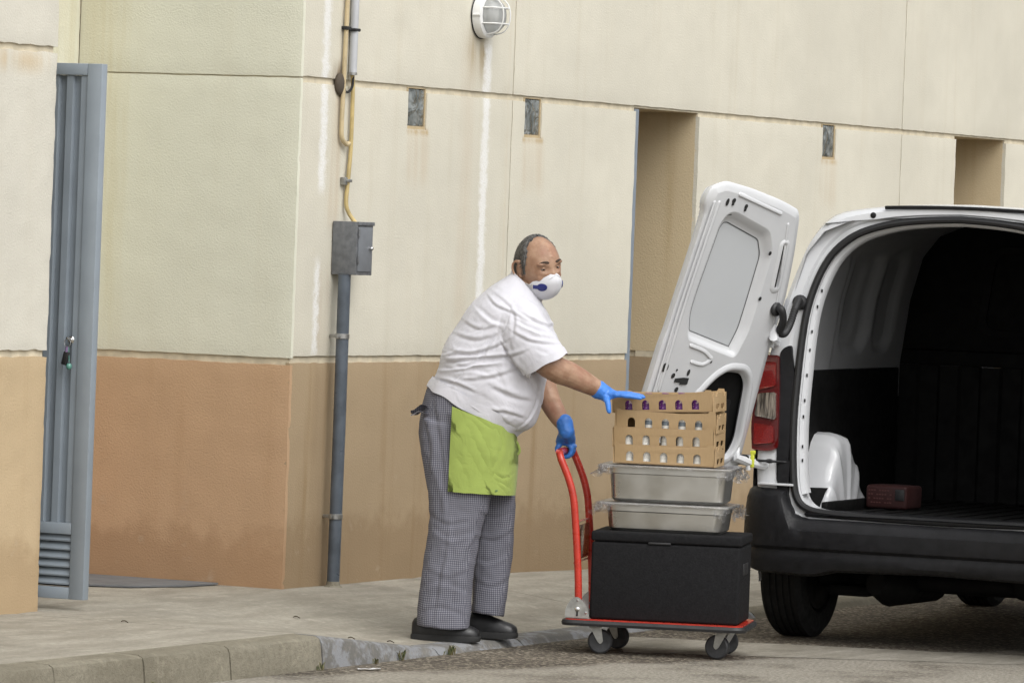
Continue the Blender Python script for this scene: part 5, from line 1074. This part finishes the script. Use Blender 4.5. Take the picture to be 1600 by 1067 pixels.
obj('embroidery', bm, simple('teal_thread', (0.02, 0.10, 0.09), 0.8), ap, 0)

# shoes
def shoe(u0, u1, v, y, yaw):
    """heel u0, toe u1, ground line v"""
    s = thing('shoe', parent=man); base = L((u0 + u1) / 2, v, y); s.location = base; s.rotation_euler = (0, 0, yaw); half = (u1 - u0) / 2 / MS; gz = -base.z
    def sec(t, w, h0, h1, k):                 # cross-section at t along the length
        x = -half + 2 * half * t; return [Vector((x, w * math.copysign(abs(math.cos(a)) ** 0.8, math.cos(a)), h0 + (h1 - h0) * max(0.0, math.sin(a)) ** 0.8)) for a in [math.pi * i / 12 for i in range(13)]] + [Vector((x, -w * 0.98, h0 - 0.002)), Vector((x, w * 0.98, h0 - 0.002))]
    bm = bmesh.new(); loft(bm, [sec(t, w, 0.024, h, 0) for t, w, h in ((0.012, 0.018, 0.075), (0.04, 0.032, 0.090), (0.15, 0.038, 0.105), (0.35, 0.037, 0.108), (0.5, 0.040, 0.098), (0.65, 0.046, 0.084), (0.8, 0.048, 0.072), (0.9, 0.043, 0.064), (0.97, 0.030, 0.053), (0.992, 0.014, 0.042))]); obj('upper', bm, M_SHOE, s, 1.2)
    bm = bmesh.new(); sole = [(0.0, 0.020), (0.02, 0.034), (0.12, 0.041), (0.35, 0.039), (0.6, 0.047), (0.8, 0.051), (0.92, 0.045), (0.985, 0.030), (1.004, 0.012)]
    lp = [(-half + 2 * half * t, w) for t, w in sole] + [(-half + 2 * half * t, -w) for t, w in sole[::-1]]
    rings = [[Vector((a * k, b * k, z + (0.010 * max(0, (a / half - 0.55)) if z < 0.01 else 0))) for a, b in lp] for k, z in ((0.985, 0.0), (1.0, 0.004), (1.0, 0.022), (0.985, 0.027))]; loft(bm, rings); obj('sole', bm, M_SOLE, s, 0.8)
    return s
sh1 = shoe(642, 750, 1000, -0.105, R_(-6)); sh1.location.z = 0.001; sh2 = shoe(716, 809, 992, 0.105, R_(-8)); sh2.location.z = 0.006

# body: head, neck, trunk core and arms as one skin
HC = L(841, 415.5, -0.02)
fvec = Vector((0.585, -0.80, -0.13)).normalized(); up0 = Vector((-0.02, 0.0, 1.0)); lv = up0.cross(fvec).normalized(); uv_ = fvec.cross(lv).normalized()
RM = Matrix((fvec, lv, uv_)).transposed(); RM = RM @ Matrix.Rotation(R_(9), 3, 'X')
def Hd(x, y, z): return HC + RM @ Vector((x, y, z))
def skull(dx, dy, dz, sc=1.0):
    x = dx * 0.109; y = dy * 0.0875; z = dz * 0.126
    if dz < 0: y *= 1 + 0.10 * dz; x = x * (1 + (0.02 if dx > 0 else 0.16) * dz)
    if dx > 0: x *= 1 - 0.10 * max(0, dz) ** 2; 
    return Vector((x, y, z)) * sc
bm = bmesh.new(); rings = []; nu, nv = 48, 30
for i in range(1, nv):
    ph = -math.pi / 2 + math.pi * i / nv; rings.append([HC + RM @ skull(math.cos(ph) * math.cos(t), math.cos(ph) * math.sin(t), math.sin(ph)) for t in [2 * math.pi * k / nu for k in range(nu)]])
rows = loft(bm, rings, caps=True)
def lump(x, y, z, rx, ry, rz, rot=None): ellipsoid(bm, Hd(x, y, z), (rx, ry, rz), RM @ rot if rot else RM, 16, 10)
for s in (1, -1):
    lump(0.083, s * 0.034, 0.030, 0.018, 0.030, 0.010, Matrix.Rotation(R_(-8 * s), 3, 'X'))     # brow
    lump(0.074, s * 0.036, -0.030, 0.018, 0.026, 0.024)                                       # cheek
    lump(0.034, s * 0.052, -0.070, 0.035, 0.022, 0.036)                                       # jowl
    E_ = [(-0.006, 0.030), (0.002, 0.036), (-0.012, 0.036), (-0.026, 0.026), (-0.030, 0.008), (-0.024, -0.012), (-0.012, -0.028), (-0.002, -0.032), (0.003, -0.022)]
    tube(bm, catmull([Hd(-0.006 + a, s * (0.092 + 0.015 * max(0, -a / 0.03)), -0.006 + b * 1.1) for a, b in E_], 4), 0.0055, 8, round_ends=True)
    lump(-0.016, s * 0.088, -0.004, 0.016, 0.008, 0.028); lump(-0.003, s * 0.088, -0.030, 0.008, 0.008, 0.010)
tube(bm, [Hd(0.090, 0, 0.030), Hd(0.098, 0, 0.008), Hd(0.104, 0, -0.014), Hd(0.100, 0, -0.032)], [0.011, 0.0105, 0.013, 0.013], 12, round_ends=True)
lump(0.052, 0, -0.094, 0.040, 0.046, 0.034); lump(0.01, 0, -0.108, 0.06, 0.055, 0.03)
for k in range(3): tube(bm, [Hd(0.0925 - 0.010 * k - 0.012, -0.04, 0.052 + k * 0.013), Hd(0.0985 - 0.008 * k - 0.002, 0.0, 0.055 + k * 0.013), Hd(0.0925 - 0.010 * k - 0.012, 0.04, 0.052 + k * 0.013)], 0.0042, 6)
# neck and a core hidden in the shirt
tube(bm, [Hd(-0.02, 0, -0.05), L(826, 452, 0.0), L(812, 475, 0.0), L(795, 505, 0.0)], [0.070, 0.073, 0.080, 0.095], 20, round_ends=True)
tube(bm, [L(795, 505, 0.0), L(775, 550, 0), L(755, 600, 0)], [0.10, 0.15, 0.14], 20, round_ends=True)
# arms
tube(bm, catmull([L(806, 492, -0.10), L(826, 522, -0.175), L(850, 556, -0.205), L(871, 572, -0.195), L(890, 580, -0.17), L(912, 592, -0.145), L(930, 602, -0.125), L(941, 608, -0.118)], 4), catmull_r := [v.x for v in catmull([Vector((r, 0, 0)) for r in (0.06, 0.061, 0.058, 0.0555, 0.053, 0.046, 0.038, 0.030)], 4)], 20, round_ends=True)
tube(bm, catmull([L(810, 495, 0.10), L(830, 540, 0.165), L(846, 590, 0.17), L(857, 625, 0.12), L(872, 652, 0.06), L(881, 665, 0.035), L(884, 671, 0.03)], 4), [v.x for v in catmull([Vector((r, 0, 0)) for r in (0.06, 0.058, 0.052, 0.047, 0.039, 0.030, 0.024)], 4)], 20, round_ends=True)
body_me = remesh(bm, 0.0034, 4)
co, no = get_co(body_me); RN = np.array(RM); q_ = (co - np.array(HC)) @ RN
g_ = np.exp(-((np.abs(q_[:, 1]) - 0.034) / 0.019) ** 2 - ((q_[:, 2] - 0.006) / 0.0115) ** 2) * (q_[:, 0] > 0.05)
g2 = np.exp(-((np.abs(q_[:, 1]) - 0.036) / 0.017) ** 2 - ((q_[:, 2] + 0.016) / 0.006) ** 2) * (q_[:, 0] > 0.05)
q_[:, 0] += -0.0125 * g_ + 0.0025 * g2; set_co(body_me, q_ @ RN.T + np.array(HC))
put('body', body_me, M_SKIN, man)
# eyes and brows
M_EYE = simple('eye_white', (0.30, 0.26, 0.24), 0.2); M_IRIS = simple('iris', (0.02, 0.012, 0.008), 0.1); 
def hair_mat(name, a, b, k=160):
    t = NT(name); c = t.mix(t.ramp(t.noise(1, 3, 0.6, t.stretch(k, k, k * 0.35)), 0.40, 0.62), a, b); c = t.mix(t.ramp(t.noise(26, 2), 0.5, 0.65, 0, 0.55), c, b); t.color(c); t.set(Roughness=0.6); t.normal(t.bump(t.noise(1, 3, 0.6, t.stretch(300, 300, 90)), 0.6, 0.003)); return t.m
M_HAIR = hair_mat('grey_brown_hair', (0.026, 0.023, 0.020), (0.105, 0.10, 0.094)); M_BROW = simple('brow_hair', (0.05, 0.032, 0.022), 0.8)
for s in (1, -1):
    ec = Vector((0.0805, s * 0.034, 0.0055)); ein = R_(14 * s)
    bm = bmesh.new(); ellipsoid(bm, Hd(*ec), (0.0118, 0.0118, 0.0118), RM); ey = obj('eye', bm, M_EYE, man)
    bm = bmesh.new(); ellipsoid(bm, Hd(ec.x + 0.0098, ec.y - 0.002, ec.z), (0.0026, 0.0058, 0.0058), RM); obj('iris', bm, M_IRIS, ey)
    for e0, e1 in ((16, 88), (-14, -88)):
        bm = bmesh.new(); rr_ = []
        for i in range(9):
            el = R_(e0 + (e1 - e0) * i / 8); rr_.append([Hd(*(ec + Vector((0.0136 * math.cos(el) * math.cos(az), 0.0150 * math.cos(el) * math.sin(az), 0.0136 * math.sin(el) * (1 - 0.35 * (az / 1.5) ** 2 if i == 0 else 1))))) for az in [R_(-85 + 170 * k / 16) for k in range(17)]])
        loft(bm, rr_, closed=False); obj('eyelid', bm, M_SKIN, ey, 1.5)
    bm = bmesh.new(); tube(bm, catmull([Hd(0.100, s * 0.014, 0.030), Hd(0.1025, s * 0.028, 0.036), Hd(0.096, s * 0.044, 0.037), Hd(0.083, s * 0.058, 0.030)], 4), [0.0025, 0.0035, 0.0045, 0.005, 0.0052, 0.0052, 0.005, 0.0047, 0.0042, 0.0036, 0.003, 0.0022, 0.0014], 8, flat=(fvec, 0.5)); obj('eyebrow', bm, M_BROW, man)
# hair: a close shell over the back and sides, with short strands
def hairy(d, p):
    edge = 0.030 + 0.010 * noise.noise(p * 60) - 0.42 * max(0, p.z - 0.05) if abs(p.y) > 0.045 else 0.004 + 0.008 * noise.noise(p * 60)
    if p.z < 0.02 and p.x > -0.005: edge = min(edge, 0.024 if p.z > -0.026 and abs(p.y) > 0.06 else -0.05)
    lo = -0.055 if p.x < -0.03 else -0.030
    ear = math.hypot((p.x + 0.018) / 0.024, (p.z + 0.006) / 0.038) - 1
    return min(edge - p.x, 0.02 * ear) if abs(p.y) > 0.05 else edge - p.x, p.z - lo
bm = bmesh.new(); V = {}; nu, nv = 96, 60; rng = random.Random(3); strands = bmesh.new()
def hv(i, k):
    k %= nu
    if (i, k) not in V:
        ph = -math.pi / 2 + math.pi * i / nv; t = 2 * math.pi * k / nu; d = Vector((math.cos(ph) * math.cos(t), math.cos(ph) * math.sin(t), math.sin(ph))); p = skull(*d)
        e1, e2 = hairy(d, p); th = 0.0095 * min(1, max(-0.6, min(e1, e2) / 0.014)) + 0.0022 * noise.noise(p * 120)
        V[(i, k)] = (bm.verts.new(HC + RM @ (p + d.normalized() * th)), e1, e2)
    return V[(i, k)]
for i in range(2, nv - 1):
    for k in range(nu):
        q4 = [hv(i, k), hv(i, k + 1), hv(i + 1, k + 1), hv(i + 1, k)]
        if min(min(v[1], v[2]) for v in q4) > -0.006: bm.faces.new([v[0] for v in q4])
for v in [v for v in bm.verts if not v.link_faces]: bm.verts.remove(v)
hr = obj('hair', bm, M_HAIR, man, 1.5)
bm = bmesh.new()
for _ in range(9000):
    d = Vector((rng.gauss(0, 1), rng.gauss(0, 1), rng.gauss(0, 1))).normalized(); p = skull(*d); e1, e2 = hairy(d, p)
    if min(e1, e2) < -0.004 + rng.uniform(0, 0.006): continue
    o_ = p + d * 0.003; flow = (Vector((-0.9, 0, -0.55)) - d * Vector((-0.9, 0, -0.55)).dot(d)).normalized() + Vector((rng.gauss(0, .25), rng.gauss(0, .25), rng.gauss(0, .25))) + d * rng.uniform(0.12, 0.5)
    ln = rng.uniform(0.008, 0.017); tip = o_ + flow.normalized() * ln; sd = d.cross(flow).normalized() * 0.0008
    bm.faces.new([bm.verts.new(HC + RM @ q_) for q_ in (o_ - sd, o_ + sd, tip)])
st = obj('hair_strands', bm, M_HAIR, hr, 0); st['kind'] = 'stuff'
# face mask: moulded cup with a nose clip, two valves patches and straps
M_MASK = simple('mask_white', (0.60, 0.60, 0.63), 0.85, var=0.03, bs=400, bd=0.0005); M_NAVY = simple('navy_patch', (0.012, 0.02, 0.16), 0.5); M_STRAP = simple('grey_strap', (0.42, 0.40, 0.38), 0.7)
def mask_x(y, z):
    hz = 0.060 if z > -0.066 else 0.068; cz = (z + 0.066) / hz; hw = 0.079 * (1 - 0.34 * max(0, cz)); rho = min(1.0, math.hypot(y / hw, cz))
    return 0.074 + 0.056 * (1 - rho ** 2.8) - 0.040 * (y / 0.079) ** 2 + 0.022 * max(0, cz) - 0.014 * max(0, -cz) + 0.0025 * math.exp(-(y / 0.004) ** 2) * (1 - rho)
def mask_p(y, z, o_=0.0): return Hd(mask_x(y, z) + o_ * 0.75, y + math.copysign(o_ * 0.65, y), z)
bm = bmesh.new(); rows = []; n = 48
for r_ in (1.0, 0.985, 0.95, 0.89, 0.80, 0.68, 0.52, 0.34, 0.15):
    row = []
    for k in range(n):
        t = 2 * math.pi * k / n; cy, cz = math.cos(t), math.sin(t); z = -0.066 + (0.060 if cz > 0 else 0.068) * cz * r_; y = 0.079 * (1 - 0.34 * max(0, cz * r_)) * cy * r_
        row.append(mask_p(y, z))
    rows.append(row)
loft(bm, rows, caps=False); bm.verts.ensure_lookup_table(); bm.faces.new([bm.verts[len(bm.verts) - n + i] for i in range(n)])
mk = obj('face_mask', bm, M_MASK, man, 1.4)
bm = bmesh.new(); tube(bm, catmull([mask_p(y, -0.018 - abs(y) * 0.5, 0.001) for y in (-0.028, -0.014, 0.0001, 0.014, 0.028)], 4), 0.0026, 6); obj('nose_clip', bm, M_MASK, mk)
for s in (1, -1):
    bm = bmesh.new(); rg = []
    for k_, o_ in ((1.0, -0.001), (1.0, 0.0025), (0.8, 0.0035), (0.45, 0.0038), (0.1, 0.004)): rg.append([mask_p(s * (0.0500 + 0.0125 * k_ * math.cos(t)), -0.068 + 0.0165 * k_ * math.sin(t), o_) for t in [2 * math.pi * k / 20 for k in range(20)]])
    loft(bm, rg); pt = obj('strap_patch', bm, M_NAVY, mk)
    bm = bmesh.new(); loft(bm, [[mask_p(s * y, z, 0.0028) for z in (-0.076, -0.068, -0.060)] for y in (0.054, 0.060, 0.065, 0.069, 0.072)], closed=False); obj('strap_tab', bm, M_NAVY, mk)
    bm = bmesh.new(); box(bm, (-0.005, -0.004, -0.010), (0.005, 0.004, 0.010), 0.002, 2, Matrix.Translation(mask_p(s * 0.0725, -0.066, 0.002)) @ RM.to_4x4()); obj('buckle', bm, M_STRAP, mk)
    for z2 in (-0.030, -0.052):
        bm = bmesh.new(); tube(bm, catmull([mask_p(s * 0.0725, -0.066, 0.003), Hd(0.022, s * 0.089, -0.056), Hd(-0.01, s * 0.092, z2 - 0.016), Hd(-0.05, s * 0.084, z2 - 0.010), Hd(-0.090, s * 0.050, z2), Hd(-0.10, 0, z2)], 5), 0.0022, 6); obj('strap', bm, M_STRAP, mk)

# gloved hands
def hand(fingers, palm, cuff, voxel=0.0032):
    bm = bmesh.new()
    for pts, rr in fingers: P_ = catmull([Vector(p) for p in pts], 3); tube(bm, P_, [v.x for v in catmull([Vector((r, 0, 0)) for r in rr], 3)], 12, round_ends=True)
    for pts, rr in palm: tube(bm, [Vector(p) for p in pts], rr, 14, round_ends=True)
    me = remesh(bm, voxel, 3); wobble(me, 0.0016, 60.0); return put('glove', me, M_GLOVE, man)
# near hand lies flat on the top tray, fingers forward, thumb hanging
y0 = -0.115
hand([([L(962, 613, y0 - 0.035), L(978, 614, y0 - 0.040), L(992, 616, y0 - 0.040), L(1001, 618, y0 - 0.038)], (0.0105, 0.0098, 0.009, 0.0075)), ([L(962, 612, y0 - 0.012), L(980, 612.5, y0 - 0.014), L(996, 615, y0 - 0.014), L(1006, 617, y0 - 0.013)], (0.0108, 0.010, 0.0092, 0.0078)),
      ([L(962, 611.5, y0 + 0.011), L(980, 611.5, y0 + 0.012), L(996, 614, y0 + 0.013), L(1004, 616, y0 + 0.014)], (0.0105, 0.0098, 0.009, 0.0075)), ([L(960, 612, y0 + 0.033), L(975, 612, y0 + 0.037), L(987, 614, y0 + 0.040), L(994, 615, y0 + 0.041)], (0.0098, 0.009, 0.0082, 0.007)),
      ([L(946, 617, y0 - 0.028), L(950, 625, y0 - 0.048), L(951, 633, y0 - 0.055), L(952, 638, y0 - 0.056)], (0.0135, 0.0125, 0.0115, 0.0095))],
     [([L(943, 611, y0), L(950, 613, y0 - 0.012), L(963, 613, y0 - 0.030)], (0.030, 0.0235, 0.0125)), ([L(943, 611, y0), L(952, 612, y0), L(964, 612, y0 - 0.005)], (0.031, 0.0235, 0.0125)), ([L(944, 610, y0 + 0.004), L(952, 611, y0 + 0.016), L(962, 612, y0 + 0.028)], (0.030, 0.023, 0.012)), ([L(944, 615, y0 - 0.01), L(948, 619, y0 - 0.026)], (0.022, 0.017)), ([L(935, 605.5, y0 - 0.004), L(937, 606.5, y0 - 0.003), L(946, 611, y0)], (0.0405, 0.039, 0.034))], None)
# far hand closed round the push bar
bc, bs_ = math.cos(TROL_YAW), math.sin(TROL_YAW)
def to_man(p):
    d = Vector(p) - MAN_AT; c, s = math.cos(-MAN_YAW), math.sin(-MAN_YAW); return Vector((c * d.x - s * d.y, s * d.x + c * d.y, d.z))
ba, bb = to_man(local(HX - 0.106, -0.06, 0.835)), to_man(local(HX - 0.106, 0.10, 0.835)); bax = (bb - ba).normalized(); g0 = ba + bax * 0.055
bx_ = Vector((bax.y, -bax.x, 0)).normalized(); bx_ = bx_ if bx_.x > 0 else -bx_; bz_ = Vector((0, 0, 1))
def around(s, ang, r): return g0 + bax * s + bx_ * (r * math.cos(R_(ang))) + bz_ * (r * math.sin(R_(ang)))
fg = []
for k, (s, r) in enumerate(((-0.036, 0.0102), (-0.013, 0.0106), (0.010, 0.0104), (0.032, 0.0096))):
    rr = 0.0155 + r; fg.append(([around(s, 100, rr + 0.010), around(s, 50, rr + 0.006), around(s, 0, rr + 0.004), around(s, -55, rr + 0.001), around(s, -115, rr), around(s, -160, rr)], (r * 1.12, r * 1.15, r * 1.08, r, r * 0.95, r * 0.85)))
fg.append(([around(-0.034, 115, 0.038), around(-0.046, 150, 0.031), around(-0.046, 185, 0.027), around(-0.042, 225, 0.026)], (0.014, 0.0125, 0.0115, 0.0095)))
wr1 = L(885, 674, 0.03); kn = around(0.0, 75, 0.045)
hand(fg, [([wr1, around(-0.026, 70, 0.044)], (0.033, 0.022)), ([wr1, around(-0.006, 66, 0.046)], (0.034, 0.024)), ([wr1, around(0.018, 68, 0.044)], (0.033, 0.021)), ([wr1, around(-0.034, 118, 0.044)], (0.030, 0.019)), ([L(881, 661, 0.038), L(883, 666, 0.034), wr1], (0.0375, 0.0355, 0.034)), ([wr1, around(0.0, 95, 0.044)], (0.034, 0.026)), ([around(-0.03, 30, 0.036), around(0.028, 30, 0.036)], (0.013, 0.012))], None)
# ------------------------------------------------------------------ litter, weeds and dry leaves
M_PAPER = simple('paper', (0.62, 0.62, 0.62), 0.8); bm = bmesh.new(); rows = []
for i in range(7): rows.append([Vector((0.045 * (i / 3 - 1), 0.018 * (j / 2 - 1) + 0.004 * noise.noise(Vector((i, j, 1))), 0.004 + 0.010 * abs(noise.noise(Vector((i * 0.9, j * 0.8, 4)))))) for j in range(5)])
loft(bm, rows, closed=False); pp = tag(obj('paper_scrap', bm, M_PAPER, smooth=0.3), 'crumpled scrap of white paper on the road by the kerb', 'litter'); pp.location = (-2.17, -1.56, 0.001); pp.rotation_euler = (0, 0, R_(-62))
def weed_mat():
    t = NT('weed_leaf'); t.color(t.mix(t.ramp(t.noise(30, 2), 0.35, 0.65), (0.07, 0.085, 0.03), (0.16, 0.13, 0.06))); t.set(Roughness=0.7); return t.m
M_WEED = weed_mat(); WP = ((-2.32, 0.035, 14, 'at the joint where the kerb starts to drop'), (-1.62, 0.05, 18, 'beside the sloping painted kerb'), (-1.18, 0.045, 40, 'widest, where the dropped kerb begins'), (-1.86, 0.030, 10, 'smallest, in the gutter of the sloping kerb'), (-3.66, 0.045, 16, 'at a joint of the grey kerbstones'))
for i, (x, h, n, w) in enumerate(WP):
    rng = random.Random(40 + i); bm = bmesh.new()
    for _ in range(n):
        a = rng.uniform(0, 6.28); px = rng.gauss(0, 0.011 + 0.006 * (n > 30)); py = rng.uniform(-0.012, 0.008); hh = h * rng.uniform(0.4, 1.0); le = hh * rng.uniform(0.3, 1.0); d = Vector((math.cos(a) * le, math.sin(a) * le * 0.6, 0)); sd = Vector((-d.y, d.x, 0)).normalized() * rng.uniform(0.0015, 0.0035); b0 = Vector((px, py, 0.0))
        v = [bm.verts.new(p) for p in (b0 - sd * 0.5, b0 + sd * 0.5, b0 + d * 0.5 + Vector((0, 0, hh * 0.8)) + sd, b0 + d * 0.5 + Vector((0, 0, hh * 0.8)) - sd, b0 + d + Vector((0, 0, hh)))]
        bm.faces.new((v[0], v[1], v[2], v[3])); bm.faces.new((v[3], v[2], v[4]))
    o = obj('weed', bm, M_WEED, smooth=0); o.location = (x, KY - 0.022, 0.0); tag(o, 'small green weed ' + w, 'weed', 'weeds along the kerb')
M_LEAF = simple('dry_leaf', (0.075, 0.055, 0.03), 0.8)
for i, (x, y, w) in enumerate(((-1.48, -1.12, 'closest to the heel of the near shoe'), (-1.02, -0.62, 'behind the trouser leg, near the wall'), (-2.35, -0.55, 'midway across the pavement left of the pipe'), (-1.5, -1.31, 'on top of the painted kerb'), (1.06, -0.42, 'by the pavement joint between man and handle'))):
    rng = random.Random(80 + i); bm = bmesh.new(); rows = []
    for k in range(7):
        t = k / 6; wd = 0.007 * math.sin(math.pi * min(0.98, t + 0.04)); rows.append([Vector((0.03 * (t - 0.5), wd * q_, 0.003 + 0.004 * abs(q_) + 0.004 * math.sin(t * 4))) for q_ in (-1, 0, 1)])
    loft(bm, rows, closed=False); o = obj('dry_leaf', bm, M_LEAF); o.location = (x, y, pave_z(x, y) + 0.001); o.rotation_euler = (0, 0, rng.uniform(-1.6, -0.5)); tag(o, 'small dry brown leaf ' + w, 'leaf', 'dry leaves on the pavement')
